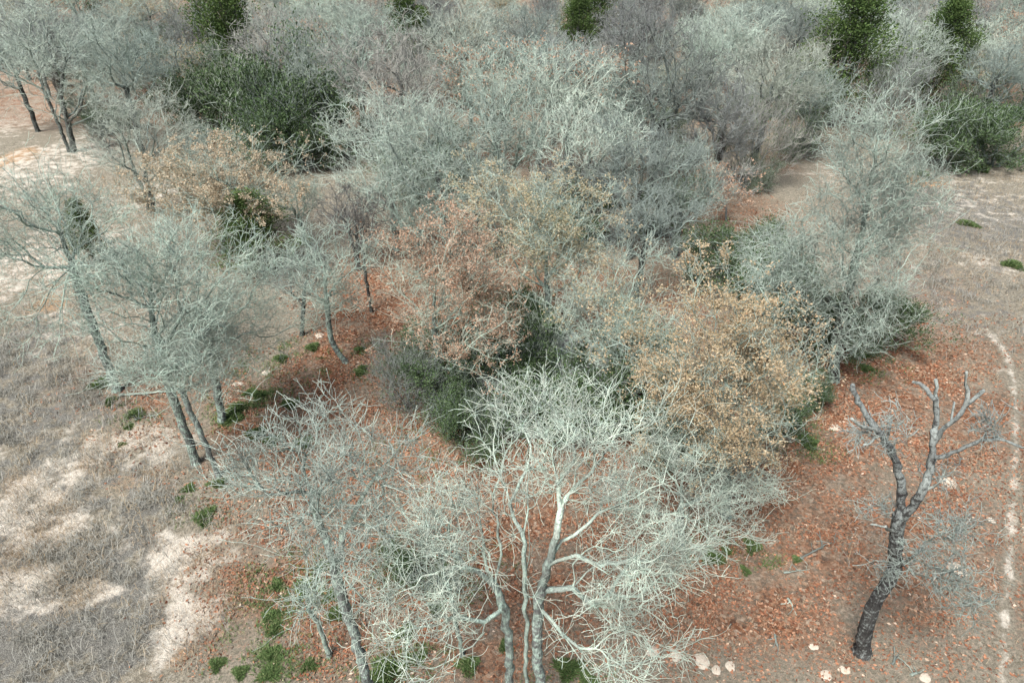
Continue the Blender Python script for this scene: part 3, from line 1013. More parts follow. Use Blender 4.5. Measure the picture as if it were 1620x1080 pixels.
# ------------------------------------------------------------------ the dead tree with sawn-looking stubs, drawn limb by limb
def dead_tree():
    t = Tree(140)
    rng = t.rng
    b = on_ground(1367, 1030)
    Y = b[1]

    def T(*pts):
        return np.array([at_y(p[0], p[1], Y + (p[2] if len(p) > 2 else 0)) for p in pts])
    q = T((1366, 1030), (1372, 983), (1386, 946), (1408, 920), (1417, 892), (1418, 849), (1423, 815))
    q[0, 2] = b[2] - 0.15
    t.line(q, 0, root=True, step=0.2, wig=0.012)
    rad = {}
    L = []

    def limb(r0, r1, *pts):
        ids = t.line(T(*pts), 1, step=0.16, wig=0.016)
        L.append((ids, r0, r1))
    limb(.150, .075, (1423, 815), (1427, 786, .1), (1426, 757, .2), (1418, 726, .2), (1403, 700, .2), (1384, 678, .2), (1370, 656, .3), (1356, 630, .3), (1349, 608, .3))
    limb(.065, .045, (1386, 680, .2), (1365, 676, -.1), (1347, 662, -.2))
    limb(.155, .10, (1420, 828), (1434, 812, -.1), (1450, 797, -.2), (1466, 762, -.2), (1473, 733, -.2), (1476, 704, -.1), (1478, 680, 0))
    limb(.095, .055, (1478, 690), (1486, 651, .2), (1480, 632, .2), (1470, 617, .2), (1457, 607, .3), (1444, 604, .4))
    limb(.06, .045, (1484, 645, .2), (1481, 620, .3), (1480, 600, .3))
    limb(.085, .05, (1477, 698), (1490, 680, -.2), (1508, 665, -.3), (1533, 638, -.3), (1545, 628, -.3), (1556, 617, -.3))
    limb(.06, .04, (1530, 641, -.3), (1530, 615, -.2), (1529, 588, -.2))
    limb(.07, .025, (1475, 728, -.2), (1500, 717, -.4), (1536, 704, -.6), (1566, 687, -.6), (1594, 699, -.7), (1625, 711, -.8), (1660, 705, -.9))
    limb(.06, .035, (1417, 842), (1400, 833, -.2), (1378, 829, -.3))
    limb(.05, .03, (1390, 690, .2), (1380, 700, .0), (1366, 703, -.2))
    limb(.045, .03, (1460, 775, -.2), (1480, 768, -.4), (1497, 758, -.5))
    limb(.04, .03, (1505, 668, -.3), (1512, 650, -.1), (1510, 636, 0))
    limb(.045, .03, (1404, 702, .2), (1412, 685, .4), (1409, 668, .5))
    limb(.08, .03, (1418, 895), (1435, 888, -.3), (1446, 882, -.5), (1452, 870, -.5))
    A, mins = [], []
    for (x0, x1, y0, y1, dy, k) in [(1440, 1560, 850, 960, -1.0, 150), (1455, 1580, 790, 880, -.6, 120), (1370, 1430, 880, 925, -.7, 40),
                                    (1365, 1420, 770, 830, .3, 40), (1370, 1440, 640, 720, .2, 70), (1545, 1590, 640, 700, -.6, 45),
                                    (1450, 1520, 720, 790, 0, 45), (1500, 1570, 900, 1000, -1.2, 50), (1340, 1375, 660, 720, .1, 25), (1420, 1480, 840, 900, -.8, 30)]:
        c, r = crown_box(x0, x1, y0, y1, Y + dy, 0.9)
        A.append(crown_points(rng, c, r, int(k * 1.35), inner=1.6, clump=0.3))
    A = np.vstack(A)
    A[:, 2] = np.maximum(A[:, 2], 0.4)
    g = t.attract(A, 0.3, zmin=1.2)
    t.smooth(1)
    ids = t.twigs(g, int(len(A) * 1.3), 0.32, 3, up=0.05, curl=0.4)
    t.twigs(ids, int(len(A) * 0.9), 0.2, 2, up=0.05, curl=0.4)
    t.radii(0.015, 0.05)
    tr = np.where(t.kind == 0)[0]
    t.r[tr] = np.interp(np.arange(len(tr)), [0, 2, 6, len(tr) - 1], [.36, .205, .185, .15]) * rng.uniform(0.95, 1.06, len(tr))
    for ids_, r0, r1 in L:
        t.r[ids_] = 0.73 * np.linspace(r0, r1, len(ids_)) * rng.uniform(0.82, 1.18, len(ids_))
    # thin growth must not inherit more than a branchlet's thickness
    gm = t.kind >= 2
    t.r[gm] = np.minimum(t.r[gm], 0.022)
    root = add_obj('dead_tree', None, None, None, b)
    tag(root, 'dead dark-barked tree with broken pale stub limbs and a crooked trunk', 'tree')
    g = t.tubes(t.kind == 0, b)
    add_obj('trunk', mesh_from('trunk', g[0], g[1], {'rad': g[2]}), M['dead'], root)
    for ids_, r0, r1 in L:
        sel = np.zeros(len(t.P), bool)
        sel[ids_] = True
        v, f, r = t.tubes(sel, b)
        # close the broken end with a ragged cap
        e = ids_[-1]
        d = unit(t.P[e] - t.P[t.par[e]])
        k = 8 if t.r[e] > 0.07 else 5 if t.r[e] > 0.028 else 3
        dist = np.linalg.norm(v - (t.P[e] - b), axis=1)
        ring = np.argsort(dist)[:k]
        a = unit(np.cross(d, np.array([0.33, 0.81, 0.48])))
        bb = np.cross(d, a)
        rel = v[ring] - (t.P[e] - b)
        ring = ring[np.argsort(np.arctan2(rel @ bb, rel @ a))]
        v = np.vstack([v, t.P[e] - b + d * t.r[e] * 0.7])
        tip = len(v) - 1
        tri = np.array([[ring[i], ring[(i + 1) % k], tip] for i in range(k)])
        add_obj('limb', mesh_from('limb', v, [f, tri], {'rad': np.append(r, t.r[e])}), M['dead'], root)
    g = t.tubes(t.kind >= 2, b)
    add_obj('crown', mesh_from('crown', g[0], g[1], {'rad': g[2]}), M['dead'], root)


dead_tree()

# ------------------------------------------------------------------ prototypes for the wood, the cedars and the evergreen brush
def proto_oak(seed, mat, h=9.0, R=4.2, rz=2.7, n=690, leaves=None, r_tip=0.017, r_base=0.2, twl=0.5, name='oak_tree'):
    t = Tree(seed)
    rng = t.rng
    lean = rng.uniform(-0.5, 0.5, 2)
    zc = h - rz
    stems = 1 if rng.uniform() < 0.6 else 2
    for s in range(stems):
        o = rng.uniform(-0.25, 0.25, 2) if s else np.zeros(2)
        t.line([[o[0], o[1], -0.2], [o[0] + lean[0] * 0.4, o[1] + lean[1] * 0.4, zc * 0.4], [lean[0] + o[0] * 3, lean[1] + o[1] * 3, zc * 0.75],
                [lean[0] * 1.3 + o[0] * 6, lean[1] * 1.3 + o[1] * 6, zc]], 0, root=True, step=0.4, wig=0.04)
    c = np.array([lean[0], lean[1], zc])
    A = crown_points(rng, c, np.array([R, R * 0.95, rz]), n, inner=2.3, clump=0.6, zfloor=1.2)
    g = t.attract(A, 0.42, zmin=zc * 0.4, wig=0.07)
    t.smooth(2)
    ids = t.twigs(g, int(n * 2.2), twl * 1.2, 3, up=0.22, out=0.3, curl=0.38, spread=0.95, centre=c - np.array([0, 0, 1.5]))
    ids2 = t.twigs(ids, int(n * 2.0), twl * 0.7, 2, up=0.2, curl=0.35)
    t.radii(r_tip, r_base)
    lv = None
    if leaves:
        lm, k, sz = leaves
        tips = np.concatenate([ids, ids2])
        cl = fbm(t.P[tips, 0] * 0.8 + 9, t.P[tips, 1] * 0.8 + t.P[tips, 2] * 0.6 + 7, seed, 2)
        w = np.clip(cl - 0.4, 0.01, None)
        s = np.repeat(rng.choice(tips, k // 4 + 1, p=w / w.sum()), 4)[:k]
        lv = (t.P[s] + rng.normal(0, 0.07, (k, 3)), rng.normal(0, 1, (k, 3)), sz * rng.uniform(0.6, 1.4, k), np.clip(rng.normal(0.5, 0.25, k), 0, 1), M[lm])
    o = finish_tree(t, name, None, None, (0, 0, 0), M[mat], leaves=lv)
    o['proto_r'] = R
    o['proto_z'] = zc
    return o


def proto_cedar(seed, h=7.0, R=2.0, n_spray=340, per=62, shape='cone', leafm='cedar_leaf', sz=0.115):
    """juniper: layered sprays of small needles round a straight trunk"""
    t = Tree(seed)
    rng = t.rng
    t.line([[0, 0, -0.2], [0.05, 0.03, h * 0.5], [0, 0.06, h * 0.93]], 0, root=True, step=0.4, wig=0.03)
    z = rng.uniform(0.10, 1.0, n_spray) ** 0.85
    prof = np.where(z < 0.25, 0.75 + z, 1.0 - ((z - 0.25) / 0.75) ** (1.25 if shape == 'cone' else 2.2) * 0.93)
    ang = rng.uniform(0, 6.283, n_spray)
    lob = 0.72 + 0.28 * np.sin(ang * 3 + z * 11 + seed) + 0.26 * rng.normal(0, 1, n_spray)
    rr = R * prof * lob * rng.uniform(0.45, 1.0, n_spray) ** 0.5
    S = np.stack([rr * np.cos(ang), rr * np.sin(ang), h * z + 0.1 * rr], 1)
    t.attract(S, 0.9, zmin=0.5, subdiv=False)
    t.radii(0.012, 0.13)
    k = n_spray * per
    src = np.repeat(np.arange(n_spray), per)
    outd = unit(np.stack([np.cos(ang), np.sin(ang), np.full(n_spray, 0.75)], 1))
    pos = S[src] + rng.normal(0, 1, (k, 3)) * np.array([0.26, 0.26, 0.17]) * (R / 2.0)
    d = unit(outd[src] + rng.normal(0, 0.65, (k, 3)))
    spr = rng.uniform(-0.15, 0.15, n_spray)
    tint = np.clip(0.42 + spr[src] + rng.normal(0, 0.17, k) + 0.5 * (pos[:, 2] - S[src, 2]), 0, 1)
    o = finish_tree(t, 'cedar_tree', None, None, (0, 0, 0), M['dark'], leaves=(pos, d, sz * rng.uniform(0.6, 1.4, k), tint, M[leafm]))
    o['proto_r'] = R
    o['proto_z'] = h / 2
    return o


def proto_bush(seed, leafm='yaupon_leaf', R=2.0, h=2.6, n=420, k=13000, mat='grey', sz=0.085, name='evergreen_bush', tw=2.4):
    """dense rounded evergreen shrub: fine stems, small leaves in billowing clumps"""
    t = Tree(seed)
    rng = t.rng
    for s in range(5):
        a = s * 1.26 + rng.uniform(-.3, .3)
        t.line([[0.1 * math.cos(a), 0.1 * math.sin(a), -0.15], [0.3 * R * math.cos(a), 0.3 * R * math.sin(a), h * 0.35], [0.45 * R * math.cos(a), 0.45 * R * math.sin(a), h * 0.6]], 0, root=True, wig=0.03)
    A = crown_points(rng, np.array([0, 0, h * 0.5]), np.array([R, R, h * 0.5]), n, inner=3.0, clump=0.7, zfloor=0.15, lob=0.25)
    g = t.attract(A, 0.5, zmin=0.2)
    ids = t.twigs(g, int(n * tw), 0.45, 3, up=0.5, out=0.5, curl=0.25, centre=np.array([0, 0, 0.0]))
    t.radii(0.008, 0.05)
    lv = None
    if k:
        s = rng.choice(np.concatenate([g, ids]), k)
        pos = t.P[s] + rng.normal(0, 0.075, (k, 3))
        cl = fbm(pos[:, 0] * 1.3 + 20, pos[:, 1] * 1.3 + pos[:, 2] * 0.9 + 20, seed, 2)
        tint = np.clip(0.48 + (cl - 0.5) * 0.7 + rng.normal(0, 0.17, k), 0, 1)
        d = unit(rng.normal(0, 0.7, (k, 3)) + np.array([0, 0, 0.4]) + unit(pos - np.array([0, 0, h * 0.3])) * 0.5)
        lv = (pos, d, sz * rng.uniform(0.6, 1.4, k), tint, M[leafm])
    o = finish_tree(t, name, None, None, (0, 0, 0), M[mat], leaves=lv)
    o['proto_r'] = R
    o['proto_z'] = h / 2
    return o


def clone(root, loc, rz, sc, label, cat, group=None, first=set()):
    if root.name not in first:
        first.add(root.name)
        c = root
    else:
        c = root.copy()
        COL.objects.link(c)
        for ch in root.children:
            d = ch.copy()
            COL.objects.link(d)
            d.parent = c
            for g in ch.children:
                e = g.copy()
                COL.objects.link(e)
                e.parent = d
    c.location = [float(v) for v in loc]
    c.rotation_euler = (0, 0, rz)
    c.scale = sc if isinstance(sc, tuple) else (sc, sc, sc)
    tag(c, label, cat, group)
    return c


PO = {'pale': [proto_oak(201, 'pale'), proto_oak(202, 'mint', R=4.6, rz=2.9)],
      'grey': [proto_oak(203, 'grey', rz=2.3), proto_oak(204, 'grey', h=8.5, R=4.0, rz=3.0), proto_oak(205, 'mauve', R=4.0, rz=3.2)],
      'rust': [proto_oak(206, 'mint', leaves=('rust_leaf', 2600, 0.15), n=600)],
      'olive': [proto_oak(207, 'grey', leaves=('olive_leaf', 3500, 0.15), n=560)]}
PC = [proto_cedar(211), proto_cedar(212, shape='oval', R=2.2, h=7.5), proto_cedar(213, shape='oval', R=1.8, h=5.0)]
PB = {'yaupon': [proto_bush(221), proto_bush(222, R=2.3, h=2.8)],
      'sage': [proto_bush(223, 'sage_leaf', R=2.2, h=3.4, k=7000, mat='grey', n=600, tw=3.0)],
      'brush': [proto_bush(224, 'sage_leaf', R=2.2, h=3.8, k=1800, mat='mauve', n=800, name='bare_bush', tw=3.4)]}
PLACED = []
KEEP = []
LAND = []


def put_crown(proto, cx, cy, wpx, label, cat='tree', group=None, squash=1.0, cen=0.5):
    """stand a copy so that its crown covers the given place in the photograph"""
    R, zc = proto['proto_r'], proto['proto_z']
    s = 1.0
    for _ in range(6):
        p, t = at_z(cx, cy, zc * s * squash)
        s = wpx * {'cedar': 1.35, 'bush': 1.3}.get(cat, 1.15) / 2 * t / F / R
    p[2] = float(hgt(p[0], p[1])) - 0.03
    PLACED.append((p[0], p[1], R * s))
    if cat == 'cedar' or (cat == 'bush' and p[1] > 50):
        KEEP.append((p[0], p[1], R * s))
    return clone(proto, p, random.uniform(0, 6.28), (s, s, s * squash), label, cat, group)


random.seed(5)
# oaks of the wood that show as crowns of their own
MID = [
    ('pale', 0, 700, 235, 230, 'pale bare oak crown filling the middle of the wood edge'),
    ('pale', 1, 800, 205, 210, 'mint-grey bare oak behind the tallest olive-leaved crown'),
    ('pale', 0, 925, 225, 200, 'pale bare oak right behind the olive-leaved oak'),
    ('grey', 0, 1010, 255, 190, 'grey bare oak behind and right of the olive-leaved oak'),
    ('pale', 1, 1085, 290, 170, 'mint-grey bare oak beside the small rust-leaved shrub'),
    ('grey', 1, 745, 300, 140, 'low grey bare oak between the whitish oak and the olive-leaved oak'),
    ('grey', 2, 620, 130, 190, 'mauve-grey bare oak under the small pointed cedar pair'),
    ('rust', 0, 785, 115, 180, 'rust-tinged oak in the wood, first of two side by side'),
    ('rust', 0, 905, 120, 190, 'rust-tinged oak in the wood, second of two side by side, under a cedar'),
    ('grey', 1, 1050, 115, 220, 'wide dark-limbed grey oak in the wood right of the rust-tinged pair'),
    ('grey', 2, 1140, 190, 150, 'mauve-grey bare oak above the brushy mound at the clearing'),
    ('grey', 0, 1220, 115, 180, 'grey bare oak left of the twin dark cedars'),
    ('olive', 0, 275, 100, 120, 'yellow-olive leaved oak above the green thicket'),
    ('grey', 0, 180, 95, 170, 'grey bare oak behind the two leaning dark trunks'),
    ('grey', 2, 430, 85, 150, 'mauve-grey bare oak behind the green thicket'),
    ('pale', 1, 560, 75, 150, 'pale bare oak beside the tall cedar, towards the skyline'),
    ('grey', 1, 720, 60, 140, 'grey bare oak right of the pointed cedar pair'),
    ('grey', 0, 830, 55, 130, 'fan-shaped grey bare oak left of the lit green cedar'),
    ('grey', 2, 1010, 55, 140, 'mauve-grey bare oak right of the lit green cedar'),
    ('pale', 0, 1150, 55, 130, 'pale bare oak far right of the lit green cedar'),
    ('grey', 1, 1420, 75, 130, 'grey bare oak between the twin dark cedars'),
    ('grey', 0, 1580, 110, 130, 'grey bare oak behind the right-hand evergreen thicket'),
    ('grey', 2, 1530, 40, 110, 'mauve-grey bare oak above the right dark cedar'),
    ('rust', 0, 1590, 50, 110, 'rust-tinged oak at the top right corner'),
    ('pale', 0, 322, 222, 90, 'small pale bare oak peeping over the tan-leaved oak'),
    ('pale', 1, 470, 310, 110, 'faint pale bare oak right of the tan-leaved oak'),
    ('grey', 1, 1290, 150, 120, 'grey bare oak under the left of the twin dark cedars'),
    ('grey', 0, 15, 88, 130, 'grey bare oak at the left edge above the sandy clearing'),
    ('pale', 1, 118, 62, 130, 'pale bare oak above the two leaning dark trunks'),
    ('grey', 2, 60, 60, 140, 'mauve-grey bare oak in the top left corner'),
    ('grey', 0, 1020, 345, 170, 'grey bare oak in the gap between the olive oak and the tall field oak'),
    ('pale', 1, 655, 325, 170, 'mint-grey bare oak between the dark upright trunk and the rust-leaved oak'),
    ('grey', 2, 555, 335, 120, 'faint mauve-grey oak around the thin dark sapling'),
    ('pale', 0, 850, 150, 190, 'pale bare oak below the rust-tinged pair'),
    ('pale', 1, 980, 175, 180, 'mint-grey bare oak below the wide dark-limbed oak'),
    ('grey', 0, 535, 120, 150, 'grey bare oak between the green thicket and the pointed cedar pair'),
    ('grey', 2, 900, 300, 130, 'shaded mauve-grey oak just behind the olive crown'),
]
for k, i, x, y, w, lab in MID:
    put_crown(PO[k][i], x, y, w, lab, 'tree', 'oaks at the edge of the wood')
CED = [(0, 352, 22, 88, 'tall dark green cedar at the top edge above the green thicket'),
       (0, 640, 36, 54, 'pointed green cedar, taller of a close pair'), (2, 668, 50, 34, 'short green cedar, lower of a close pair'),
       (1, 940, 10, 60, 'feathery green cedar at the top edge, behind the sunlit-looking one'), (0, 915, 48, 54, 'bright green cedar in front of the feathery one'),
       (1, 1340, 95, 108, 'broad dark cedar, left one of the twins beyond the field'), (1, 1488, 90, 84, 'columnar dark cedar, right one of the twins beyond the field'),
       (0, 1285, 0, 48, 'dark cedar cut by the top edge, left of another'), (2, 1422, 4, 42, 'dark cedar cut by the top edge, right of another'),
      
       (2, 368, 95, 55, 'dark cedar half hidden behind the green thicket'), (2, 158, 12, 34, 'far small cedar at the top edge left of the tall one'), (2, 4, 45, 34, 'cedar cut by the left edge, near the top')]
for i, x, y, w, lab in CED:
    put_crown(PC[i], x, y, w, lab, 'cedar', 'cedars in the wood', squash=(0.85 if x > 1300 else 1.05) if y < 110 else 1.0)
for i, nm in [(0, 'tall dark cedar'), (1, 'pointed cedar pair'), (4, 'bright green cedar'), (5, 'broad dark cedar'), (6, 'columnar dark cedar'), (7, 'cedar cut by the top edge'), (11, 'cedar at the left edge')]:
    LAND.append((KEEP[i][0], KEEP[i][1], nm))
for i, nm in [(1, 'mint-grey edge oak'), (4, 'oak by the rust shrub'), (7, 'rust-tinged pair'), (9, 'wide dark-limbed oak'), (10, 'oak above the brushy mound'), (12, 'yellow-olive oak'), (14, 'oak behind the green thicket'), (17, 'fan-shaped oak'), (21, 'oak behind the evergreen thicket')]:
    LAND.append((PLACED[i][0], PLACED[i][1], nm))
def put_base(proto, bx, by, wpx, top, h, label, cat):
    p = on_ground(bx, by)
    t = -H / ray(bx, by)[2]
    s = wpx / 2 * t / F / proto['proto_r']
    hz = at_y(bx, top, p[1])[2]
    PLACED.append((p[0], p[1], proto['proto_r'] * s))
    return clone(proto, p, random.uniform(0, 6.28), (s, s, hz / h), label, cat, 'cedars in the wood')


put_base(PC[1], 413, 430, 120, 306, 7.5, 'dark cedar tucked beneath the tan-leaved oak', 'cedar')
put_base(PC[0], 152, 418, 62, 322, 7.0, 'small dark cedar behind the left edge oak', 'cedar')
BUSH = [('brush', 0, 645, 600, 110, 'brushy grey bush at the left end of the dark thicket'), ('sage', 0, 715, 610, 105, 'sage green bush in the dark thicket under the rust-leaved oak'), ('sage', 0, 775, 660, 90, 'sage green bush showing between the two front crowns'),
        ('yaupon', 0, 685, 590, 130, 'dark evergreen bush under the rust-leaved oak'), ('yaupon', 1, 730, 665, 118, 'dark evergreen bush between the two pale front oaks'),
        ('yaupon', 1, 880, 640, 170, 'dark evergreen bush behind the three-trunked oak'), ('yaupon', 0, 800, 560, 140, 'dark evergreen bush left of the fan of bare stems'),
        ('yaupon', 0, 960, 620, 150, 'dark evergreen bush under the pale greenish oak'), ('yaupon', 1, 1060, 690, 130, 'dark evergreen bush under the orange-tan oak, on its left'),
        ('yaupon', 0, 1285, 615, 66, 'narrow dark evergreen bush at the right foot of the orange-tan oak'), ('yaupon', 1, 1235, 660, 110, 'dark evergreen bush under the right of the orange-tan oak'),
        ('yaupon', 1, 1395, 505, 130, 'dark evergreen bush behind the foot of the tall field oak'), ('yaupon', 0, 1225, 445, 130, 'dark evergreen bush left of the tall field oak'),
        ('yaupon', 0, 1140, 420, 110, 'evergreen bush behind the orange-tan oak'), ('yaupon', 1, 640, 885, 100, 'dark evergreen bush between the front oaks, in leaf litter'),
        ('yaupon', 0, 310, 170, 110, 'dark green bush, left part of the long green thicket'), ('yaupon', 1, 390, 165, 170, 'dark green bush, middle of the long green thicket'),
        ('sage', 0, 465, 150, 170, 'lighter sage green bush, right part of the long green thicket'), ('yaupon', 0, 470, 200, 140, 'dark bush before the sage green bush'),
        ('yaupon', 1, 1590, 215, 140, 'dark evergreen bush at the right edge beyond the field'), ('yaupon', 0, 1515, 215, 130, 'dark evergreen bush beyond the field, left of the edge one'),
        ('sage', 0, 1540, 165, 120, 'sage green bush behind the evergreens beyond the field'), ('brush', 0, 1190, 225, 110, 'brushy mauve mound at the near corner of the clearing'),
        ('sage', 0, 1272, 195, 90, 'sage grey bush between the mauve mound and the field oak'), ('sage', 0, 1205, 275, 60, 'low green bush at the foot of the mauve mound'),
        ('yaupon', 0, 720, 285, 90, 'dark evergreen bush under the low grey oak'), ('yaupon', 1, 1040, 330, 110, 'dark bush in the shade under the grey oaks'),
        ('brush', 0, 1420, 150, 100, 'brushy mauve mound behind the tall field oak'), ('sage', 0, 240, 95, 70, 'green bush behind the two leaning dark trunks'),
        ('yaupon', 1, 640, 575, 60, 'small evergreen bush left of the rust-leaved oak'),
        ('yaupon', 0, 1010, 560, 120, 'evergreen bush between the pale greenish oak and the orange-tan oak'), ('yaupon', 1, 820, 500, 120, 'evergreen bush at the foot of the olive-leaved oak'),
        ('yaupon', 1, 1310, 520, 130, 'evergreen bush at the trunk of the tall field oak'), ('yaupon', 0, 1190, 400, 100, 'evergreen bush behind the left side of the field oak'),
        ('yaupon', 0, 500, 185, 90, 'dark bush at the right end of the long green thicket'), ('sage', 0, 370, 135, 110, 'sage green bush at the back of the long green thicket'),
        ('yaupon', 1, 425, 225, 120, 'dark bush at the front of the long green thicket'), ('yaupon', 0, 660, 290, 90, 'dark evergreen bush beneath the whitish oak'),
        ('yaupon', 0, 900, 340, 120, 'dark bush behind the olive-leaved oak'), ('yaupon', 1, 630, 250, 100, 'dark evergreen bush behind the broad whitish oak')]
for k, i, x, y, w, lab in BUSH:
    put_crown(PB[k][i], x, y, w, lab, 'bush', 'evergreen and brushy bushes', squash=(0.85 if x > 1450 else 1.1 if 280 < x < 520 else 1.25) if y < 240 else 1.0)
rb = proto_oak(208, 'mauve', h=3.2, R=1.8, rz=1.3, n=260, leaves=('rust_leaf', 1700, 0.11), r_tip=0.009, r_base=0.06, twl=0.4)
put_crown(rb, 1160, 298, 95, 'small rust-leaved oak by the near corner of the clearing', 'tree', None)

# the rest of the wood, up to where the canopy leaves the frame
def in_clearing(x, y):
    if x < -8 and y < 54:
        return True
    if y < 84 and x < -33 - (y - 55) * 0.85:
        return True
    if x > 15 and y < 54:
        return True
    if y < 40:
        return True
    # keep the cedars and the long thickets in view
    for a, b, r in KEEP:
        if b - (13 if b > 66 else 20) < y < b + 1 and abs(x - a * y / b) < r + (0.0 if b > 66 else 2.0):
            return True
    return False


FILL = []
rngw = np.random.default_rng(77)
kinds = ['grey'] * 9 + ['pale'] * 6 + ['rust'] * 2 + ['olive'] + ['brush'] + ['sage'] + ['yaupon'] * 3
for _ in range(4500):
    y = 37 + 76 * rngw.uniform() ** 0.85
    x = rngw.uniform(-1, 1) * (0.80 * y + 4)
    if in_clearing(x, y):
        continue
    k = kinds[rngw.integers(len(kinds))]
    small = k in ('brush', 'sage', 'yaupon')
    sc = rngw.uniform(0.58, 1.02)
    R = (2.2 if small else 4.2) * sc
    if small and sum(q[6] for q in FILL) > 150:
        continue
    if any((x - a) ** 2 + (y - b) ** 2 < ((0.5 if small else 0.72 if y < 64 else 0.58) * (R + c)) ** 2 for a, b, c in PLACED):
        continue
    PLACED.append((x, y, R))
    pr = (PB if small else PO)[k]
    pr = pr[rngw.integers(len(pr))]
    z = float(hgt(x, y))
    FILL.append((x, y, z, sc, k, pr, small, rngw.uniform(0, 6.28), rngw.uniform(0.85, 1.1)))
WORD = {'grey': 'grey bare oak', 'pale': 'pale bare oak', 'rust': 'rust-tinged oak', 'olive': 'olive-tinged oak', 'brush': 'brushy bare bush', 'sage': 'sage green bush', 'yaupon': 'dark evergreen bush'}
ORD = ['', 'second ', 'third ', 'fourth ', 'fifth ', 'sixth ', 'seventh ', 'eighth ', 'ninth ', 'tenth ', 'eleventh ', 'twelfth ', 'thirteenth ', 'fourteenth ', 'fifteenth ', 'sixteenth ', 'seventeenth ', 'eighteenth ', 'nineteenth ', 'twentieth ', 'twenty-first ', 'twenty-second ', 'twenty-third ', 'twenty-fourth ', 'twenty-fifth ']
seen = {}
FILL.sort(key=lambda q: q[1])
for x, y, z, sc, k, pr, small, rz, sq in FILL:
    a, b, nm = min(LAND, key=lambda l: (l[0] - x) ** 2 + (l[1] - y) ** 2)
    dx, dy = x - a * y / b, y - b
    rel = ('behind' if dy > 0 else 'before') if abs(dy) > abs(dx) * 1.2 else ('right of' if dx > 0 else 'left of')
    key = (k, rel, nm)
    i = seen[key] = seen.get(key, -1) + 1
    lab = ORD[min(i, 24)] + WORD[k] + ' in the wood ' + rel + ' the ' + nm
    clone(pr, (x, y, z), rz, (sc, sc, sc * sq), lab, 'bush' if small else 'tree', 'oaks and brush deep in the wood')
print('placed in wood', len(PLACED))

# ------------------------------------------------------------------ small things on the ground
def tuft_mesh(seed, n=1300, R=0.34, h=0.17):
    rng = np.random.default_rng(seed)
    a = rng.uniform(0, 6.283, n)
    rr = R * np.sqrt(rng.uniform(0, 1, n)) * (0.8 + 0.3 * np.sin(a * 3 + seed))
    pos = np.stack([rr * np.cos(a), rr * np.sin(a), rng.uniform(-0.02, 0.16, n) * (1.2 - rr / R)], 1)
    d = unit(np.stack([np.cos(a) * rr / R, np.sin(a) * rr / R, np.full(n, 0.7)], 1) + rng.normal(0, 0.45, (n, 3)))
    v, f, ti = leaf_cards(pos, d, h * rng.uniform(0.5, 1.3, n), np.clip(rng.normal(0.5, 0.2, n), 0, 1), rng, wide=0.16)
    return mesh_from('tuft', v, f, {'tint': ti}, smooth=False)


TM = [tuft_mesh(s) for s in (1, 2, 3)]
for m_ in TM:
    m_.materials.append(M['tuft'])
TUFTS = [(325, 822, 34, 'bright green tuft on the sandy margin, left of the leaning front oak'), (445, 568, 22, None), (410, 625, 26, None), (375, 650, 30, None), (215, 657, 28, 'dark green tuft below the left edge oak trunk, larger of two'),
         (205, 678, 16, None), (195, 706, 14, None), (160, 610, 30, 'dark green tuft hugging the left edge oak trunk'), (176, 636, 20, None), (365, 665, 30, None), (405, 690, 30, None), (430, 980, 34, None), (436, 1000, 30, None), (485, 932, 36, None),
         (525, 946, 26, None), (530, 976, 28, None), (345, 1052, 30, 'green tuft on bare sand by the bottom edge'), (382, 1066, 26, None), (432, 1040, 28, None), (428, 1068, 34, None), (612, 1062, 46, 'large green tuft right of the leaning front trunk, at the bottom edge'),
         (590, 1075, 40, None), (740, 1052, 34, 'green tuft just left of the three trunks'), (900, 1058, 46, 'dark green tuft just right of the three trunks'), (930, 1075, 30, None), (700, 898, 36, None), (1128, 880, 30, None), (1190, 862, 26, None), (1150, 870, 22, None),
         (1360, 562, 36, 'green tuft below the bush of the tall field oak'), (1370, 585, 24, None), (570, 592, 20, 'dark green tuft alone in rust litter by the bent-trunked oak'), (495, 550, 24, None), (480, 700, 26, None), (300, 778, 18, None),
         (345, 770, 24, None), (285, 795, 14, None), (570, 555, 18, None), (575, 585, 16, None), (440, 930, 26, None), (640, 1000, 30, None), (490, 1055, 28, None), (460, 640, 24, None), (430, 700, 26, None), (395, 620, 18, None), (660, 1040, 26, None),
         (1275, 700, 36, 'green tuft at the right foot of the orange-tan oak'), (1530, 355, 26, None), (1460, 275, 24, None), (1550, 270, 28, None), (1600, 425, 30, None), (1180, 900, 18, None), (1260, 885, 14, None), (510, 900, 30, None), (690, 960, 26, None), (800, 1020, 22, None)]
rngt = np.random.default_rng(3)
FEET = [(312, 738, 'left trio of oaks'), (185, 619, 'left edge oak trunk'), (352, 668, 'rear trunk of the left trio'), (548, 575, 'bent-trunked oak'), (575, 1060, 'leaning front trunk'), (521, 1038, 'short leaning sapling'),
        (731, 1035, 'slim front sapling'), (832, 1100, 'three front trunks'), (1080, 862, 'tangled bare oak'), (1318, 604, 'tall field oak'), (640, 885, 'front evergreen bush'), (1560, 330, 'pale open field'), (450, 870, 'long low branch')]
seen_t = {}
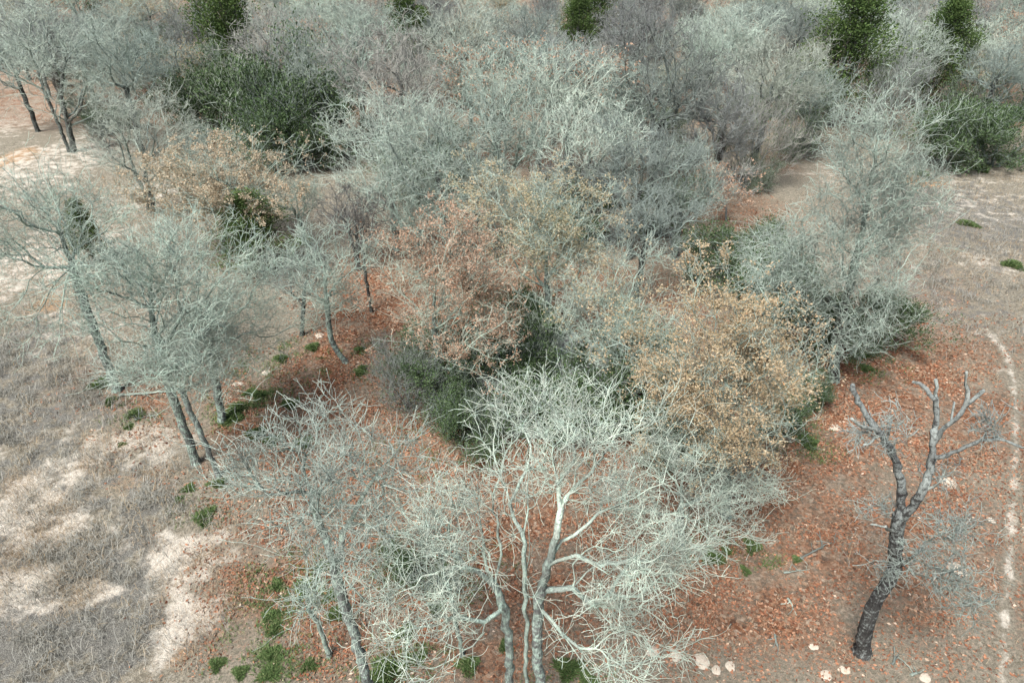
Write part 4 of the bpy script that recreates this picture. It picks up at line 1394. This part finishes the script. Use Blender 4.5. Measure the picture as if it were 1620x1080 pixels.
for x, y, w, lab in TUFTS:
    p = on_ground(x, y)
    s = w / 2 * (-H / ray(x, y)[2]) / F / 0.34
    o = add_obj('grass_tuft', TM[rngt.integers(3)], None, None, p)
    o.rotation_euler = (0, 0, rngt.uniform(0, 6.28))
    o.scale = (s * rngt.uniform(0.8, 1.15), s * rngt.uniform(0.7, 1.0), s * rngt.uniform(0.6, 0.95))
    fx, fy, nm = min(FEET, key=lambda q: (q[0] - x) ** 2 + (q[1] - y) ** 2)
    rel = ('before' if y > fy else 'behind') if abs(y - fy) > abs(x - fx) else ('right of' if x > fx else 'left of')
    if not lab:
        i = seen_t[(rel, nm)] = seen_t.get((rel, nm), -1) + 1
        lab = ORD[i] + 'small dark green tuft ' + rel + ' the ' + nm
    tag(o, lab, 'grass tuft', 'green tufts on the ground')


def mound(px, py, w, label, flat=0.15):
    rng = np.random.default_rng(int(px * 7 + py))
    p = on_ground(px, py)
    R = w * 0.62 * (-H / ray(px, py)[2]) / F
    nr, na = 9, 28
    V = [(0, 0, R * flat)]
    ph = rng.uniform(0, 6.28, 4)
    for i in range(1, nr + 1):
        u = i / nr
        for j in range(na):
            a = j * 2 * math.pi / na
            k = 1 + 0.10 * math.sin(2 * a + ph[0]) + 0.06 * math.sin(3 * a + ph[1]) + 0.04 * math.sin(5 * a + ph[2])
            r = R * u * 1.25 * k
            V.append((r * math.cos(a), r * math.sin(a), R * flat * (math.cos(u * math.pi) * 0.5 + 0.5) * rng.uniform(0.75, 1.2) - 0.05 * u ** 3))
    V = np.array(V)
    tri = np.array([[0, 1 + j, 1 + (j + 1) % na] for j in range(na)])
    q = np.array([[1 + (i - 1) * na + j, 1 + i * na + j, 1 + i * na + (j + 1) % na, 1 + (i - 1) * na + (j + 1) % na] for i in range(1, nr) for j in range(na)])
    o = add_obj('sand_mound', mesh_from('sand_mound', V, [tri, q], {'edge': np.clip(np.linalg.norm(V[:, :2], axis=1) / R / 1.2, 0, 1) ** 3 * 0.75 - 0.40}), M['sand'], None, p)
    tag(o, label, 'mound', 'pale burrow mounds')


for a in [(1287, 1021, 20, 'round pale sand mound left of the dead tree foot'), (1306, 1066, 20, 'pale sand mound at the bottom edge, left of a close pair'), (1337, 1057, 21, 'pale sand mound at the bottom edge, right of a close pair'),
          (1465, 1071, 18, 'lone sand mound at the bottom edge between dead tree and track'), (1033, 1029, 16, 'sand mound nearest the three-trunked oak in a scatter'), (1066, 1033, 20, 'second sand mound out from the three-trunked oak'),
          (1112, 1046, 24, 'large sand mound in the middle of the scatter'), (1134, 1060, 18, 'sand mound low in the scatter, just before the large one'), (1156, 1054, 20, 'right end sand mound of the scatter'),
          (1500, 763, 24, 'pale sand mound behind the dead tree right limb'), (1324, 676, 18, 'flat pale mound near the foot of the orange-tan oak'), (1565, 825, 22, 'pale sand mound left of the wheel track'),
          (1515, 905, 24, 'faint sand mound under the dead tree hanging twigs'), (420, 588, 16, 'small pale mound among tufts under the left trio'), (375, 607, 14, 'smallest pale mound under the left trio'), (505, 531, 14, 'small pale mound by the bent-trunked oak')]:
    mound(*a)


def stick(pts, r, label):
    t = Tree(int(pts[0][0] * 3 + pts[0][1]))
    b = on_ground(*pts[0])
    q = np.array([on_ground(*p) for p in pts])
    q[:, 2] += r * 0.8 + 0.02
    t.line(q, 0, root=True, step=0.09, wig=0.012)
    ids = t.twigs(np.arange(1, len(t.P)), max(3, len(t.P) // 2), 0.4, 3, up=0.1, curl=0.3)
    t.P[:, 2] = np.maximum(t.P[:, 2], hgt(t.P[:, 0], t.P[:, 1]) + 0.015)
    t.radii(0.008, r)
    g = t.tubes(np.ones(len(t.P), bool), b)
    o = add_obj('fallen_branch', mesh_from('fallen_branch', g[0], g[1], {'rad': g[2]}), M['grey'], None, b)
    tag(o, label, 'branch', 'fallen branches')


for pts, r, lab in [([(1246, 946), (1254, 957)], 0.03, 'short whitish broken stick lying left of the dead tree'), ([(1240, 905), (1280, 902)], 0.025, 'thin grey stick lying level in the litter left of the dead tree'),
                    ([(1226, 1003), (1229, 1022)], 0.025, 'thin upright-lying stick left of the round mound'), ([(1410, 1050), (1418, 1041)], 0.03, 'short pale stick right of the dead tree foot'),
                    ([(1440, 1068), (1455, 1065)], 0.03, 'short pale stick beside the lone bottom mound'), ([(190, 628), (290, 620)], 0.05, 'long pale fallen branch beside the left edge oak trunk'),
                    ([(1265, 885), (1300, 868), (1318, 860)], 0.03, 'brushy grey fallen branch left of the dead tree'), ([(215, 668), (228, 664)], 0.04, 'short bright stick by the dark tuft of the left oak')]:
    stick(pts, r, lab)

# ------------------------------------------------------------------ uncountable ground cover
def scatter(nm, n, ylo, yhi, power, gain, seed):
    rng = np.random.default_rng(seed)
    Z = [z for z in ZONES[nm] if z[1] < yhi]
    ar = np.array([z[2] * z[3] * z[4] / (1 + (z[1] / 22.0) ** 2 * power) for z in Z])
    X, Yv = [], []
    for z, k in zip(Z, (ar / ar.sum() * n * 5).astype(int)):
        a, r = rng.uniform(0, 6.2832, k), 1.5 * np.sqrt(rng.uniform(0, 1, k))
        X.append(z[0] + z[2] * r * np.cos(a))
        Yv.append(z[1] + z[3] * r * np.sin(a))
    x, y = np.concatenate(X), np.concatenate(Yv)
    m = zmask(nm, x, y) * gain(x, y)
    k = (rng.uniform(0, 1, len(x)) < m) & (y > ylo) & (y < yhi) & (np.abs(x) < 0.64 * y + 9.5)
    o = rng.permutation(np.where(k)[0])[:n]
    x, y = x[o], y[o]
    return np.stack([x, y, hgt(x, y) + 0.08 * (fbm(x * 0.8, y * 0.8, 5, 2) - 0.5)], 1), rng


one = lambda x, y: np.clip(0.15 + 2.6 * (fbm(x * 0.9, y * 0.9, 31, 3) - 0.35), 0.05, 1.2)
clumpy = lambda x, y: (1 - 0.75 * zmask('sand', x, y)) * np.clip(3.6 * (fbm(x * 1.3, y * 1.3, 37, 3) - 0.40), 0.05, 1.2)
p, rng = scatter('litter', 76000, 7, 46, 1.5, one, 41)
n = len(p)
p[:, 2] += rng.uniform(0.005, 0.04, n)
d = unit(np.stack([rng.normal(0, 1, n), rng.normal(0, 1, n), rng.normal(0, 0.25, n)], 1))
v, f, ti = leaf_cards(p, d, rng.uniform(0.06, 0.13, n) * (0.8 + p[:, 1] / 60), np.clip(rng.normal(0.48, 0.26, n), 0, 1), rng, 0.6)
tag(add_obj('fallen_leaves', mesh_from('fallen_leaves', v, f, {'tint': ti}, smooth=False), M['litter']), 'rust and tan oak leaves strewn over the ground', 'leaf litter', None, 'stuff')


def weeds(name, zn, n, seed, mat, label, L=(0.25, 0.6), w=0.012, flop=1.0, gain=one, ylo=7, yhi=50, power=1.4, zup=0.55):
    p, rng = scatter(zn, n, ylo, yhi, power, gain, seed)
    n = len(p)
    a = rng.uniform(0, 6.283, n)
    lean = rng.uniform(0.2, 1.0, n) * flop
    hd = np.stack([np.cos(a), np.sin(a), np.zeros(n)], 1)
    ln = rng.uniform(*L, n)[:, None]
    up = np.array([0, 0, 1.0])
    p1 = p + ln * 0.5 * unit(up * 1.1 * zup + hd * lean[:, None] * 0.5)
    p2 = p1 + ln * 0.5 * unit(up * 0.25 * zup + hd * lean[:, None] + rng.normal(0, 0.3, (n, 3)))
    s = np.stack([-np.sin(a), np.cos(a), np.zeros(n)], 1) * (w / 2) * (0.7 + p[:, 1:2] / 35)
    v = np.stack([p - s, p + s, p1 + s * 0.8, p1 - s * 0.8, p2 + s * 0.4, p2 - s * 0.4], 1).reshape(-1, 3)
    i = np.arange(n) * 6
    f = np.vstack([np.stack([i, i + 1, i + 2, i + 3], 1), np.stack([i + 3, i + 2, i + 4, i + 5], 1)])
    tint = np.repeat(np.clip(rng.normal(0.5, 0.22, n) + 0.5 * (fbm(p[:, 0] * 0.7, p[:, 1] * 0.7, seed, 2) - 0.5), 0, 1), 6)
    tag(add_obj(name, mesh_from(name, v, f, {'tint': tint}, smooth=False), M[mat]), label, 'grass', None, 'stuff')


weeds('dry_weeds', 'weed', 42000, 51, 'weed', 'grey tangled dead weeds over the open sand', L=(0.2, 0.6), gain=clumpy)
weeds('green_grass', 'green', 16000, 54, 'tuft', 'low green herbs growing through the leaf litter', L=(0.08, 0.22), w=0.02, gain=clumpy)
weeds('dry_grass', 'sand', 22000, 52, 'tan_grass', 'thin tan dry grass on the pale sand', L=(0.12, 0.35), w=0.01)
weeds('litter_grass', 'litter', 14000, 53, 'tan_grass', 'sparse tan stalks standing in the leaf litter', L=(0.12, 0.35), w=0.01)
tris = sum(len(me.polygons) * 2 for me in bpy.data.meshes)
print('unique tris about', tris, 'objects', len(bpy.data.objects))
